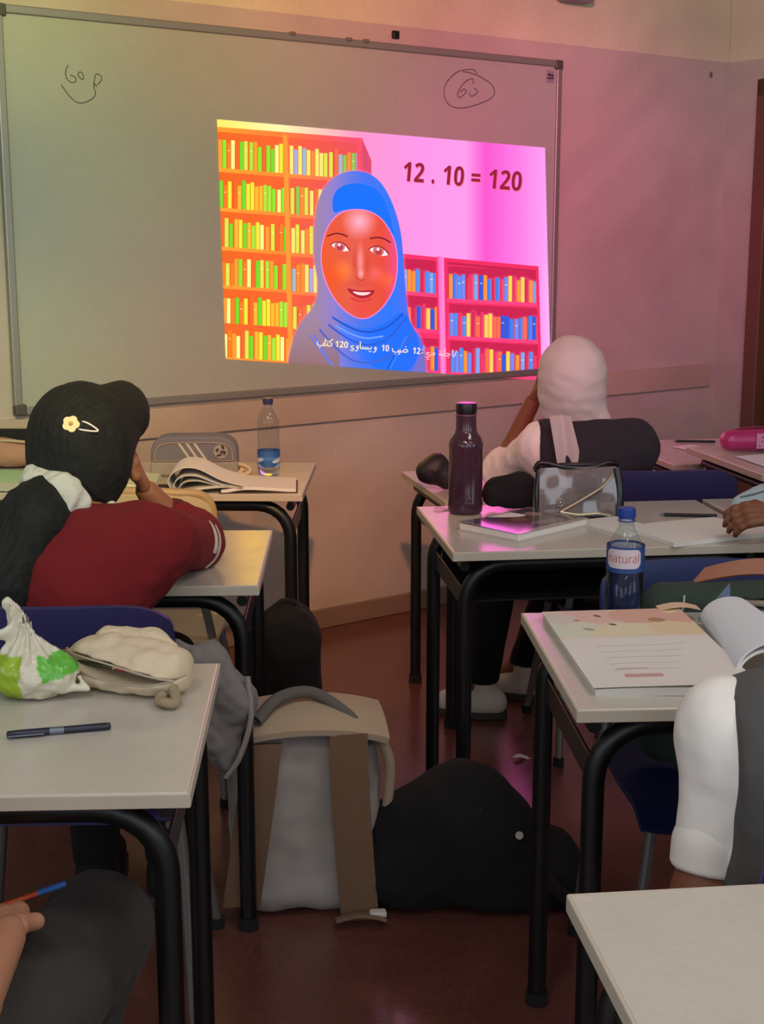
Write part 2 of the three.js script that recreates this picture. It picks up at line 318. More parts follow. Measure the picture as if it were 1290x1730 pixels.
// ------------------------------------------------------------------ whiteboard
function atWall(name, label, category, u, y, out = 0) { return thing(name, label, category, room(u, y, N0 + out).toArray(), TURN); }
const BL = 1.478, BR = 3.645, BB = 0.842, BT = 2.003, BW = BR - BL, BH = BT - BB;
{
  const g = atWall('whiteboard', 'large framed whiteboard fixed to the front wall', 'whiteboard', (BL + BR) / 2, BB);
  const railM = M.alu, f = 0.024;
  obj('panel', box(BW - 0.02, BH - 0.02, 0.014, 0, BH / 2, 0.008), M.board, g);
  for (const y of [f / 2, BH - f / 2]) obj('frame_rail', rbox(BW - 0.05, f, 0.024, 0.004, 0, y, 0.012), railM, g);
  for (const s of [-1, 1]) obj('frame_side', rbox(f, BH - 0.05, 0.024, 0.004, s * (BW / 2 - f / 2), BH / 2, 0.012), railM, g);
  for (const s of [-1, 1]) for (const y of [0.016, BH - 0.016]) obj('corner_cap', rbox(0.036, 0.034, 0.028, 0.006, s * (BW / 2 - 0.017), y, 0.014), std('#4c4a47', 0.6), g);
  const st = obj('maker_plate', rbox(0.038, 0.042, 0.003, 0.001, BW / 2 - 0.055, BH - 0.06, 0.0165), std('#8d8790', 0.6), g);
  for (const [x, y, w, h] of [[-0.006, 0.006, 0.014, 0.008], [0.008, 0.004, 0.01, 0.008], [0, -0.006, 0.03, 0.005]]) obj('plate_print', box(w, h, 0.001, BW / 2 - 0.055 + x, BH - 0.06 + y, 0.0185), std('#2f2a30', 0.7), st);
  for (const x of [-0.1, 0.12, 0.19]) obj('rail_clip', rbox(0.022, 0.012, 0.012, 0.003, x, BH - 0.002, 0.024), std('#6b6662', 0.6), g);
  // marker drawings: round strokes pressed flat on the panel
  const stroke = (pts, u, y, sx, sy, r = 0.0017) => new THREE.TubeGeometry(new THREE.CatmullRomCurve3(pts.map(([a, b]) => V(u + a * sx - (BL + BR) / 2, y + b * sy - BB, 0))), pts.length * 10, r, 6).scale(1, 1, 0.25).translate(0, 0, 0.0153);
  // left: a 60 and a P joined to a sweeping curve
  const zl = (pts) => stroke(pts.map(([x, y]) => [x / 1290, -y / 1161]), 1.653, 1.873, 0.187, 0.15);
  obj('marker_drawing', [
    zl([[285, 160], [240, 260], [225, 380], [260, 480], [350, 535], [430, 510], [435, 440], [385, 395], [320, 375]]),
    zl([[530, 290], [490, 350], [530, 420], [590, 455], [610, 410], [570, 310], [530, 290]]),
    zl([[120, 600], [200, 720], [330, 880], [470, 970], [620, 950], [780, 860], [855, 750], [830, 640], [825, 540], [850, 420], [860, 350], [920, 310], [1000, 370], [980, 460], [900, 550]]),
    zl([[835, 520], [860, 545], [885, 600]]),
  ], M.ink, g);
  // right: 60 inside a ring
  const zr = (pts) => stroke(pts.map(([x, y]) => [x / 1290, -y / 1055]), 3.063, 1.968, 0.298, 0.18, 0.0019);
  obj('marker_drawing', [
    zr([[770, 220], [690, 150], [560, 160], [380, 220], [200, 400], [125, 560], [130, 740], [230, 890], [420, 935], [640, 890], [860, 800], [1050, 690], [1120, 590], [1080, 440], [930, 330], [760, 250], [600, 215], [470, 205]]),
    zr([[685, 430], [690, 340], [610, 350], [500, 440], [410, 580], [385, 680], [420, 725], [500, 670], [555, 590], [520, 550], [430, 610]]),
    zr([[705, 520], [785, 570], [730, 640], [650, 680], [615, 610]]),
  ], M.ink, g);
}
tag(obj('wall_hook', rbox(0.026, 0.026, 0.014, 0.003), M.black), 'tiny black square bracket on the wall above the whiteboard', 'bracket');
{ const h = scene.children.at(-1); h.position.copy(room(2.886, 2.034, N0 + 0.006)); h.rotation.y = TURN; }
{
  const g = atWall('wall_speaker', 'pale grey box mounted high on the wall above the right end of the whiteboard', 'speaker', 3.69, 2.21);
  obj('housing', rbox(0.15, 0.2, 0.07, 0.02, 0, 0.1, 0.035, 4), std('#8f8690', 0.5), g);
  obj('grille', rbox(0.12, 0.15, 0.006, 0.003, 0, 0.11, 0.071), std('#6a636a', 0.7), g);
}

// ------------------------------------------------------------------ the picture thrown on the whiteboard
function drawPicture() {
  const S = 1.5, cv = document.createElement('canvas'); cv.width = 1290 * S; cv.height = 1045 * S;
  const c = cv.getContext('2d'); c.scale(S, S);
  const path = (pts, fill, close = true) => { c.beginPath(); pts.forEach(([x, y], i) => (i ? c.lineTo(x, y) : c.moveTo(x, y))); if (close) c.closePath(); c.fillStyle = fill; c.fill(); };
  const curve = (pts, close) => { c.beginPath(); const n = pts.length; c.moveTo(...(close ? [(pts[0][0] + pts[n - 1][0]) / 2, (pts[0][1] + pts[n - 1][1]) / 2] : pts[0])); for (let i = close ? 0 : 1; i < (close ? n : n - 1); i++) { const p = pts[i], q = pts[(i + 1) % n]; c.quadraticCurveTo(p[0], p[1], (p[0] + q[0]) / 2, (p[1] + q[1]) / 2); } if (!close) c.lineTo(...pts[n - 1]); };
  const lin = (x0, y0, x1, y1, stops) => { const g = c.createLinearGradient(x0, y0, x1, y1); stops.forEach(([t, k]) => g.addColorStop(t, k)); return g; };
  const rad = (x, y, r, stops) => { const g = c.createRadialGradient(x, y, 0, x, y, r); stops.forEach(([t, k]) => g.addColorStop(t, k)); return g; };
  // wall of the library
  c.fillStyle = lin(0, 0, 1290, 0, [[0, '#ffd98a'], [0.2, '#ffd0a0'], [0.42, '#ff8fc4'], [0.6, '#f78fdd'], [0.74, '#f394e0'], [0.8, '#f052c4'], [0.86, '#f26ad4'], [1, '#f7a2ee']]); c.fillRect(0, 0, 1290, 1045);
  path([[0, 20], [565, 72], [565, 98], [0, 66]], lin(0, 0, 560, 0, [[0, '#f4e25a'], [0.45, '#fbeea8'], [0.7, '#ffc8b0'], [1, '#ff8cc0']]));
  // tall bookcase
  path([[0, 55], [565, 98], [600, 180], [600, 1045], [0, 1045]], lin(0, 0, 590, 0, [[0, '#ff9a2a'], [0.45, '#ff7a36'], [0.75, '#f2555a'], [1, '#e84a72']]));
  path([[565, 98], [598, 175], [598, 330], [565, 330]], '#d2476a');
  const warm = ['#8ae02a', '#ffb42e', '#e8e236', '#ff7a26', '#6fd42c', '#f7f08a', '#ff9b2e', '#a8dd3c', '#f0642a', '#d9e04a'];
  const mid = ['#d8dc4a', '#9ab4c8', '#ff8a34', '#f0e070', '#8fbf50', '#f26a40', '#a7a6d8'];
  const cool = ['#2f7cf0', '#ff6a4a', '#ffd24a', '#4a8cf4', '#e8345e', '#6d86f0', '#f0902f', '#2458e0', '#d22850', '#7aa0e8'];
  let k = 3; const pick = (a) => a[(k = (k * 7 + 5) % 97) % a.length];
  function row(x0, x1, base, slope, h, set, back, board, glow) {
    const at = (x) => base + (x - x0) * slope;
    path([[x0, at(x0) - h - 26], [x1, at(x1) - h - 26], [x1, at(x1)], [x0, at(x0)]], back);
    let x = x0 + 2;
    while (x < x1 - 8) {
      const w = 15 + ((k * 13) % 13), hh = h * (0.8 + ((k * 29) % 23) / 100), e = Math.min(x + w, x1 - 1);
      c.shadowColor = '#ff8ac0'; c.shadowBlur = glow && k % 2 === 0 ? 14 : 0;
      path([[x, at(x) - hh], [e, at(e) - hh], [e, at(e)], [x, at(x)]], pick(set)); c.shadowBlur = 0;
      path([[x, at(x) - hh], [x + 2.5, at(x) - hh], [x + 2.5, at(x)], [x, at(x)]], 'rgba(150,40,20,0.35)');
      if (k % 4 === 1) { const q = at(x) - hh * 0.7; path([[x + 3, q], [e - 2, q], [e - 2, q + 4], [x + 3, q + 4]], 'rgba(255,245,170,0.6)'); }
      x = e + (k % 7 === 0 ? 5 : 0.8);
    }
    path([[x0 - 6, at(x0) - 1], [x1 + 6, at(x1) - 1], [x1 + 6, at(x1) + 13], [x0 - 6, at(x0) + 13]], board);
  }
  const bases = [206, 352, 497, 642, 786, 918];
  bases.forEach((b, i) => {
    row(28 + i * 4, 272 + i * 4, b, 0.085 - i * 0.004, 106, warm, lin(0, 0, 280, 0, [[0, '#e8641e'], [1, '#f0602c']]), lin(0, 0, 280, 0, [[0, '#ffa030'], [1, '#ff8434']]));
    row(292 + i * 3, 560, b + 22, 0.08 - i * 0.004, 106, mid, lin(280, 0, 560, 0, [[0, '#ee5f38'], [1, '#e24a5a']]), lin(280, 0, 560, 0, [[0, '#ff8a3c'], [1, '#f25a5e']]));
  });
  path([[270, 85], [286, 87], [312, 1045], [294, 1045]], '#ff9436');
  path([[545, 96], [566, 98], [566, 1045], [545, 1045]], '#ee4e62');
  // low bookcases on the right
  path([[700, 520], [850, 535], [862, 1045], [700, 1045]], '#ee2f66'); path([[848, 530], [884, 536], [900, 1045], [862, 1045]], lin(848, 0, 890, 0, [[0, '#ff58a8'], [0.5, '#ff86d0'], [1, '#f2428c']]));
  path([[872, 536], [1231, 568], [1246, 1045], [884, 1045]], '#e82a5c'); path([[884, 552], [1222, 582], [1222, 590], [884, 560]], '#b81f4a');
  [[662, 690], [800, 832], [958, 972]].forEach(([a, b], i) => {
    row(716, 842 + i * 5, a, 0.08, 98, cool, '#c41f4c', '#ff3f7a', true);
    row(888 + i * 4, 1221 + i * 4, b, 0.05, 96, cool, '#c41f4c', '#ff3f7a', true);
  });
  path([[1231, 560], [1290, 560], [1290, 1045], [1246, 1045]], lin(1231, 0, 1290, 0, [[0, '#f48fe0'], [1, '#fbb4f4']]));
  // headscarf
  const X = (p) => p.map(([x, y]) => [289 + x * 0.4757, 178 + y * 0.4757]);
  const scarf = X([[540, 72], [400, 100], [290, 190], [225, 330], [200, 560], [205, 800], [240, 960], [215, 1140], [100, 1260], [40, 1400], [-10, 1640], [40, 1800], [1090, 1800], [1085, 1600], [1050, 1390], [960, 1290], [930, 1120], [905, 760], [885, 520], [800, 270], [690, 120]]);
  c.save(); c.shadowColor = '#ff8ad0'; c.shadowBlur = 18; curve(scarf, true); c.fillStyle = lin(390, 0, 740, 0, [[0, '#9a7f9c'], [0.2, '#8a7ac8'], [0.5, '#4470e6'], [0.8, '#2a72f0'], [1, '#4c6ae8']]); c.fill(); c.restore();
  c.save(); curve(scarf, true); c.clip();
  c.fillStyle = lin(0, 760, 0, 960, [[0, 'rgba(150,115,120,0)'], [1, 'rgba(142,104,104,0.95)']]); c.fillRect(280, 700, 200, 400); path([[830, 800], [720, 1045], [860, 1045]], 'rgba(150,110,150,0.5)');
  curve(X([[350, 230], [520, 160], [720, 220], [800, 420], [840, 620], [700, 440], [560, 370], [420, 380], [345, 420]]), true); c.fillStyle = '#0a6cf0'; c.fill();
  curve(X([[420, 1240], [560, 1330], [760, 1290], [900, 1150], [1000, 1330], [1040, 1480], [960, 1690], [640, 1640], [520, 1480], [380, 1330]]), true); c.fillStyle = lin(480, 0, 780, 0, [[0, '#5a78e6'], [0.45, '#1a6cf2'], [1, '#1f68ee']]); c.fill();
  c.lineWidth = 7; c.lineCap = 'round';
  for (const [pts, s] of [[[[350, 1230], [540, 1360], [760, 1330], [900, 1200]], '#1a4fc0'], [[[320, 1290], [520, 1460], [760, 1440], [930, 1230]], '#2a58cc'], [[[250, 1330], [430, 1560], [640, 1610], [860, 1520], [990, 1330]], '#3f5fc8'], [[[170, 1380], [260, 1520], [420, 1680]], '#7b74b8'], [[[200, 1370], [330, 1600]], '#5c74e8'], [[[850, 1500], [760, 1690]], '#0d56d8'], [[[930, 1380], [800, 1640]], '#2f7cf4'], [[[380, 1300], [560, 1410], [740, 1380]], '#6f96f2']]) { curve(X(pts), false); c.strokeStyle = s; c.stroke(); }
  c.restore();
  // face
  const face = X([[540, 372], [400, 400], [300, 520], [255, 700], [265, 860], [330, 1040], [450, 1190], [590, 1256], [720, 1180], [830, 1020], [862, 840], [850, 640], [760, 470], [660, 395]]);
  curve(face, true); c.save(); c.shadowColor = '#ff7ad8'; c.shadowBlur = 10; c.fillStyle = lin(400, 0, 700, 0, [[0, '#e8562a'], [0.45, '#dc5a48'], [0.8, '#e04a38'], [1, '#ea4a8c']]); c.fill(); c.restore();
  c.save(); curve(face, true); c.clip();
  for (const [x, y, r, a] of [[560, 470, 150, '255,190,225,0.85'],  [690, 880, 80, '255,120,130,0.5'], [430, 860, 110, '255,150,60,0.6'], [350, 900, 120, '240,80,20,0.6'], [560, 1150, 110, '240,60,60,0.5'], [780, 930, 90, '255,120,40,0.5'], [360, 520, 110, '225,80,60,0.5']]) { const [[px, py]] = X([[x, y]]); c.fillStyle = rad(px, py, r * 0.4757, [[0, `rgba(${a})`], [1, `rgba(${a.split(',').slice(0, 3).join(',')},0)`]]); c.fillRect(px - r, py - r, 2 * r, 2 * r); }
  for (const [x, y, rx, ry, a] of [[566, 780, 34, 170, '255,165,180,0.75'], [572, 880, 30, 48, '255,190,205,0.7'], [520, 800, 26, 150, '190,50,40,0.4'], [625, 800, 26, 140, '190,50,50,0.35'], [560, 960, 90, 30, '190,50,40,0.3']]) { const [[px, py]] = X([[x, y]]); c.save(); c.translate(px, py); c.scale(rx * 0.4757, ry * 0.4757); c.fillStyle = rad(0, 0, 1, [[0, `rgba(${a})`], [1, `rgba(${a.split(',').slice(0, 3).join(',')},0)`]]); c.fillRect(-1, -1, 2, 2); c.restore(); }
  c.restore();
  c.strokeStyle = '#ff8ad8'; c.lineWidth = 3; curve(face, true); c.stroke();
  for (const [ex, ey, w, tilt] of [[408, 668, 72, 0.14], [712, 702, 76, 0.1]]) {
    const [[px, py]] = X([[ex, ey]]); c.save(); c.translate(px, py); c.rotate(tilt); const q = w * 0.4757;
    c.beginPath(); c.moveTo(-q, -2); c.quadraticCurveTo(0, -q * 0.95, q, q * 0.3); c.quadraticCurveTo(0, q * 0.75, -q, -2); c.fillStyle = '#fbe6ee'; c.fill(); c.clip();
    c.beginPath(); c.arc(-2, 0, q * 0.58, 0, 7); c.fillStyle = '#d2706c'; c.fill(); c.beginPath(); c.arc(-1, 3, q * 0.34, 0, 7); c.fillStyle = '#b3384a'; c.fill(); c.beginPath(); c.arc(-4, -6, q * 0.15, 0, 7); c.fillStyle = '#fff2f4'; c.fill(); c.restore();
    c.save(); c.translate(px, py); c.rotate(tilt); c.beginPath(); c.moveTo(-q * 1.1, -1); c.quadraticCurveTo(0, -q * 1.1, q * 1.08, q * 0.25); c.strokeStyle = '#7e1b2c'; c.lineWidth = 3.5; c.stroke(); c.restore();
  }
  for (const pts of [[[305, 588], [360, 562], [420, 568], [466, 590]], [[640, 606], [690, 592], [750, 602], [806, 636]]]) { curve(X(pts), false); c.strokeStyle = '#6a1424'; c.lineWidth = 5; c.stroke(); }
  curve(X([[528, 905], [560, 940], [600, 925]]), false); c.strokeStyle = '#b02c34'; c.lineWidth = 3; c.stroke();
  curve(X([[448, 990], [520, 1010], [580, 1016], [640, 1010], [690, 1010], [645, 1066], [570, 1082], [500, 1050]]), true); c.fillStyle = '#a81f30'; c.fill();
  curve(X([[490, 1018], [580, 1030], [660, 1024], [620, 1052], [550, 1054]]), true); c.fillStyle = '#ffd6d2'; c.fill();
  curve(X([[490, 1074], [580, 1112], [655, 1076]]), false); c.strokeStyle = '#d83e40'; c.lineWidth = 10; c.stroke();
  // the sum
  c.save(); c.translate(714, 248); c.rotate(0.083); c.font = 'bold 97px sans-serif'; c.textBaseline = 'alphabetic';
  const put = (t, x, w) => { const m = c.measureText(t).width; c.save(); c.translate(x, 4); c.scale(w / m, 1); c.fillStyle = '#e0647e'; c.fillText(t, 3, 3); c.fillStyle = '#8e1b34'; c.fillText(t, 0, 0); c.restore(); };
  put('12', 0, 84); put('.', 108, 17); put('10', 150, 84); put('=', 257, 40); put('120', 324, 130);
  c.restore();
  // the subtitle, written by hand: an Arabic sentence with the numbers 12, 10 and 120
  c.lineJoin = 'round';
  const pen = (x, y, w, list, dots = [], tintc = '#fbe3c2') => {
    c.save(); c.translate(x, y); c.scale(w, 1); c.strokeStyle = tintc; c.fillStyle = tintc; c.lineWidth = 4;
    for (const p of list) { curve(p, false); c.stroke(); }
    for (const [a, b] of dots) { c.beginPath(); c.arc(a, b, 2.3, 0, 7); c.fill(); }
    c.restore();
  };
  c.save(); c.translate(395, 868); c.rotate(0.083);
  const W1 = '#f7dfae', W2 = '#fbd8cc', W3 = '#ffb9c8';
  pen(0, 0, 1, [[[2, -12], [2, 0], [12, 3], [24, 2], [26, -10]], [[27, 1], [31, 1], [32, -27]], [[31, 1], [40, 1], [42, -11]], [[42, 1], [56, 1], [58, -8], [47, -16], [60, -27]]], [[13, 10], [39, -18], [45, -18]], W1);
  c.fillStyle = W1; c.font = 'bold 34px sans-serif'; const num = (t, x, w) => { const m = c.measureText(t).width; c.save(); c.translate(x, 2); c.scale(w / m, 1); c.fillText(t, 0, 0); c.restore(); };
  num('120', 68, 50);
  pen(126, 0, 1, [[[14, -8], [3, -8], [4, 0], [16, 3], [10, 12], [1, 8]], [[24, -9], [30, -9], [30, 0], [24, -1], [24, -8]], [[30, 0], [28, 9], [20, 12]], [[36, -27], [36, 0], [46, 0], [48, -9]], [[48, 0], [56, 0], [57, -8]], [[57, 0], [65, 0], [66, -9]], [[66, 0], [77, 0], [79, -10]]], [[73, 8], [79, 8]], W1);
  pen(214, 0, 1, [[[4, -10], [10, -9], [9, -1], [3, -2], [4, -9]], [[10, -1], [6, 9], [-1, 10]]], [], W2);
  c.fillStyle = W2; num('10', 242, 30);
  pen(282, 0, 1, [[[2, -12], [2, 0], [12, 3], [24, 2], [26, -8]], [[26, 2], [32, 0], [33, -8]], [[33, -2], [31, 8], [25, 11]], [[36, 0], [42, 0], [43, -6], [50, -13], [61, -8], [57, 0], [43, 0]]], [[13, 10], [51, -21]], W2);
  c.fillStyle = W2; num('12', 360, 30); pen(396, 0, 1, [], [[2, -3], [2, -15]], W2);
  pen(410, 0, 1, [[[16, -6], [3, -7], [4, 1], [18, 4], [10, 14], [1, 9]], [[18, 1], [26, 1], [29, -10], [36, -4], [30, 3], [24, -3]]], [[8, 20], [14, 20]], W3);
  pen(459, 0, 1, [[[4, -8], [11, -8], [10, 1], [3, 0], [4, -8]], [[10, 1], [18, 1], [20, -9]], [[22, -26], [23, 1]], [[24, 1], [34, 1], [44, -6], [36, -10], [28, -8]], [[52, -26], [53, 0], [60, 2], [66, -24]]], [[4, -16], [10, -16], [18, 9], [37, 6]], W3);
  c.restore();
  return cv;
}
{
  const tex = new THREE.CanvasTexture(drawPicture()); tex.colorSpace = THREE.SRGBColorSpace;
  const M2 = new THREE.MeshStandardMaterial({ color: '#000000', roughness: 1, emissive: '#ffffff', emissiveMap: tex, emissiveIntensity: 1.15 });
  const g = thing('projector_screen_picture', 'bright projected picture of a smiling cartoon woman in a blue headscarf before bookshelves', 'screen', room(2.9, 0.8, N0).toArray(), TURN);
  const corner = { tl: [27, 30], tr: [1255, 133], br: [1279, 1005], bl: [60, 925] }, mix = (q, s, t) => [0, 1].map((k) => lerp(lerp(q.tl[k], q.tr[k], s), lerp(q.bl[k], q.br[k], s), t));
  const K = 1.17;                                               // keystone of the thrown picture
  const at = (s, t) => { const [u, y] = mix(SCREEN, s, t), ss = s * K / (1 - s + s * K), [x, v] = mix(corner, ss, t); return [u - 2.9, y - 0.8, x / 1290, 1 - v / 1045]; };
  // the part on the board ends at the board's lower rail; the rest falls on the wall below it
  const wedge = (keep, z) => {
    const n = 28, m = 40, pos = [], uv = [], idx = [];
    for (let j = 0; j <= m; j++) for (let i = 0; i <= n; i++) {
      const s = i / n, yT = lerp(SCREEN.tl[1], SCREEN.tr[1], s), yB = lerp(SCREEN.bl[1], SCREEN.br[1], s);
      const [y0, y1] = keep(yT, yB), y = lerp(y0, y1, j / m), a = at(s, (yT - y) / (yT - yB));
      pos.push(a[0], y - 0.8, z); uv.push(a[2], a[3]);
    }
    for (let j = 0; j < m; j++) for (let i = 0; i < n; i++) { const a = j * (n + 1) + i, b = a + 1, c2 = a + n + 1, d = c2 + 1; idx.push(a, c2, b, b, c2, d); }
    const G = new THREE.BufferGeometry(); G.setAttribute('position', new THREE.Float32BufferAttribute(pos, 3)); G.setAttribute('uv', new THREE.Float32BufferAttribute(uv, 2)); G.setIndex(idx); G.computeVertexNormals(); return G;
  };
  obj('picture_on_board', wedge((t, b) => [t, Math.max(b, BB + 0.024)], 0.0165), M2, g);
  obj('picture_on_wall', wedge((t, b) => [Math.max(BB - 0.003, b), b], 0.0195), M2, g);
}
for (const [u, n] of ADDED_PANELS) {  // fittings for the added ceiling lights, all out of view
  const g = thing('added_ceiling_panel', 'added white ceiling light panel ' + (n < 0 ? 'nearer the whiteboard wall' : 'nearer the back windows') + (u < 0 ? ' on the window side' : ' on the door side'), 'ceiling light', room(u, CEIL - 0.07, n).toArray(), TURN, 'added ceiling light panels');
  obj('housing', rbox(1.24, 0.07, 0.34, 0.008, 0, 0.035, 0), M.frameWhite, g);
  obj('diffuser', rbox(1.18, 0.008, 0.28, 0.003, 0, 0.001, 0), new THREE.MeshStandardMaterial({ color: '#e8e6e0', roughness: 0.6, emissive: '#fff6e8', emissiveIntensity: 0.8 }), g);
}
{
  // the projector hangs under the ceiling above the camera
  const g = thing('ceiling_projector', 'white projector hanging from the ceiling on a pole', 'projector', PROJECTOR.toArray());
  g.rotation.y = 0.12;
  obj('housing', rbox(0.3, 0.1, 0.24, 0.015, 0, 0, 0, 3), M.frameWhite, g);
  obj('pole', cyl(0.018, 0.018, CEIL - PROJECTOR.y - 0.05, 0, (CEIL - PROJECTOR.y + 0.05) / 2, 0), M.frameWhite, g);
  obj('lens_ring', new THREE.TorusGeometry(0.032, 0.008, 10, 24).translate(0, 0, -0.124), M.black, g);
  obj('lens', new THREE.SphereGeometry(0.03, 18, 10).scale(1, 1, 0.3).translate(0, 0, -0.122), phys('#30343c', 0.05), g);
}

// ------------------------------------------------------------------ desks and chairs
const DW = 0.70, DD = 0.50;
function desk(label, corner, ref, turn, h = 0.72, tray = false) {             // corner: x, z of the named corner of the top (n/f near or far, l/r left or right)
  const ex = V(Math.cos(turn), 0, -Math.sin(turn)), ez = V(Math.sin(turn), 0, Math.cos(turn));
  const c = V(corner[0], 0, corner[1]).addScaledVector(ex, ref[1] === 'l' ? DW / 2 : -DW / 2).addScaledVector(ez, ref[0] === 'n' ? -DD / 2 : DD / 2);
  const g = thing('school_desk', label, 'desk', c.toArray(), turn, 'pale topped school desks on black tube frames');
  obj('desktop', rbox(DW - 0.004, 0.019, DD - 0.004, 0.003, 0, h - 0.0095, 0), M.desk, g);
  for (const s of [-1, 1]) { obj('edge_band', rbox(DW, 0.0185, 0.004, 0.0018, 0, h - 0.0098, s * (DD / 2 - 0.001)), M.deskEdge, g); obj('edge_band', rbox(0.004, 0.0185, DD, 0.0018, s * (DW / 2 - 0.001), h - 0.0098, 0), M.deskEdge, g); }
  const r = 0.0165, x = DW / 2 - 0.035, y = h - 0.02 - r, b = 0.085;
  for (const s of [-1, 1]) {
    const z = s * (DD / 2 - 0.045), pts = [V(-x, 0.012, z), V(-x, 0.3, z), V(-x, y - b, z)];
    for (let i = 1; i < 8; i++) { const a = Math.PI - (i / 8) * Math.PI / 2; pts.push(V(-x + b + b * Math.cos(a), y - b + b * Math.sin(a), z)); }
    pts.push(V(-x + b, y, z), V(0, y, z)); const full = [...pts, ...pts.slice(0, -1).reverse().map((p) => V(-p.x, p.y, p.z))];
    const path = new THREE.CurvePath(); for (let i = 0; i + 1 < full.length; i++) path.add(new THREE.LineCurve3(full[i], full[i + 1]));
    obj('leg_frame', new THREE.TubeGeometry(path, 90, r, 12), M.black, g);
    for (const q of [-1, 1]) obj('foot_cap', cyl(r + 0.003, r + 0.004, 0.024, q * x, 0.012, z, 14), M.rubber, g);
  }
  // flat bars brace the two frames; two desks also carry an open book tray
  for (const s of [-1, 1]) obj('side_bar', rbox(0.006, 0.045, DD - 0.09, 0.002, s * (x - 0.002), h - 0.118, 0), M.tray, g);
  if (tray) obj('book_tray', [box(2 * x - 0.03, 0.004, DD - 0.14, 0, h - 0.125, -0.005), rbox(2 * x - 0.03, 0.08, 0.006, 0.002, 0, h - 0.085, -DD / 2 + 0.075)], M.tray, g);
  for (const s of [-1, 1]) obj('side_rail', bar([s * x, y - 0.006, -DD / 2 + 0.05], [s * x, y - 0.006, DD / 2 - 0.05], 0.011), M.black, g);
  g.userData.h = h;
  return g;
}
const deskL3 = desk('school desk holding a cream pencil case, a plastic bag and a pen', [-0.226, -1.503], 'nr', 0.045);
const deskL2 = desk('school desk where the girl in the maroon sweater leans on her elbows', [-0.231, -2.473], 'nr', 0.028);
const deskL1 = desk('school desk with a grey striped pencil case, open notebook and water bottle', [-0.203, -3.402], 'nr', -0.02);
const deskLL = desk('school desk with green and white papers beyond the maroon girl', [-0.93, -3.42], 'nr', -0.03);
const deskR4 = desk('bare pale school desk with nothing on it', [0.184, -1.253], 'fl', 0.11);
const deskR3 = desk('school desk with an open colourful workbook in front of the child in the grey vest', [0.27, -1.789], 'nl', 0.055);
const deskR2 = desk('school desk with a dark tall bottle, clear pouch and glossy workbook', [0.147, -2.746], 'nl', 0.125, 0.72, true);
const deskR2b = desk('school desk with pale pouch and paper under a resting hand', [0.862, -2.842], 'nl', 0.125, 0.72, true);
const deskR1 = desk('low school desk the child in the white headscarf sits at', [0.06, -4.1], 'fl', 0.225, 0.66);
const deskR0 = desk('empty school desk near the wall beside the white headscarf', [0.889, -4.10], 'nl', 0.2, 0.68);
const deskRR = desk('school desk with a pink pencil case and white sheets', [0.92, -4.07], 'fl', 0.19, 0.74);

function chair(label, [x, z], turn, shell, w = 0.4, sh = 0.4, bh = 0.78, legs = M.legGrey, rim) {   // seat centre; the sitter looks to local -z
  const g = thing('school_chair', label, 'chair', [x, 0, z], turn, 'plastic shell school chairs with metal legs');
  obj('seat', sheet((u, v) => { const a = (u - 0.5) * w, b = (v - 0.5) * 0.38, e = Math.pow(Math.abs(u - 0.5) * 2, 4); return V(a, sh + 0.012 * e - 0.012 * Math.cos((v - 0.55) * 3) - (v < 0.15 ? (0.15 - v) * 0.16 : 0), b); }, 18, 16, 0.009), shell, g);
  const back = obj('backrest', sheet((u, v) => { const q = (u - 0.5) * 2, rr = Math.pow(Math.abs(q), 6) * 0.03, y = lerp(bh - 0.21 + rr, bh - rr * (v > 0.5 ? 1 : 0) , v); return V(q * w / 2 * (1 - 0.03 * Math.pow(Math.abs(v - 0.5) * 2, 6)), y, 0.2 + (v - 0.5) * 0.05 - q * q * 0.035); }, 24, 12, 0.01), shell, g);
  if (rim) obj('rim', tube([[-w / 2 + 0.01, bh - 0.2, 0.165], [-w / 2 + 0.005, bh - 0.03, 0.178], [-w / 4, bh + 0.002, 0.21], [w / 4, bh + 0.002, 0.21], [w / 2 - 0.005, bh - 0.03, 0.178], [w / 2 - 0.01, bh - 0.2, 0.165]], 0.011, 60, 8), rim, back);
  for (const s of [-1, 1]) {
    obj('rear_leg', tube([[s * (w / 2 + 0.02), 0.01, 0.22], [s * (w / 2 - 0.005), sh - 0.03, 0.16], [s * (w / 2 - 0.05), bh - 0.16, 0.198], [s * (w / 2 - 0.05), bh - 0.08, 0.208]], 0.0105, 30, 8), legs, g);
    obj('front_leg', tube([[s * (w / 2 + 0.02), 0.01, -0.19], [s * (w / 2 - 0.03), sh - 0.03, -0.14]], 0.0105, 12, 8), legs, g);
    obj('seat_rail', bar([s * (w / 2 - 0.02), sh - 0.022, 0.16], [s * (w / 2 - 0.03), sh - 0.022, -0.15], 0.009), legs, g);
    for (const z2 of [0.22, -0.19]) obj('foot_cap', cyl(0.014, 0.015, 0.022, s * (w / 2 + 0.02), 0.011, z2, 12), M.rubber, g);
  }
  return g;
}
const chairG1 = chair('dark blue plastic chair of the girl in the maroon sweater', [-0.545, -2.325], 0.03, M.blue);
const chairH = chair('dark blue plastic chair behind the child in the white headscarf', [0.68, -3.62], 0.1, M.blue, 0.44);
const chairBag = chair('blue plastic chair turned around with a dark green bag on its seat', [0.615, -2.285], Math.PI + 0.05, M.blueDark, 0.4, 0.42, 0.765);
const chairP3 = chair('purple plastic chair of the child in the grey vest', [0.60, -1.58], 0.08, M.purple, 0.4, 0.4, 0.73);
const chairL1 = chair('beige plastic chair with a darker rim at the desk with the water bottle', [-0.6, -3.33], 0.0, M.beigePlastic, 0.4, 0.4, 0.775, M.legGrey, M.beigeRim);
const chairP5 = chair('dark blue plastic chair of the child in grey trousers', [-0.53, -1.16], 0.02, M.blue, 0.4, 0.37, 0.74);
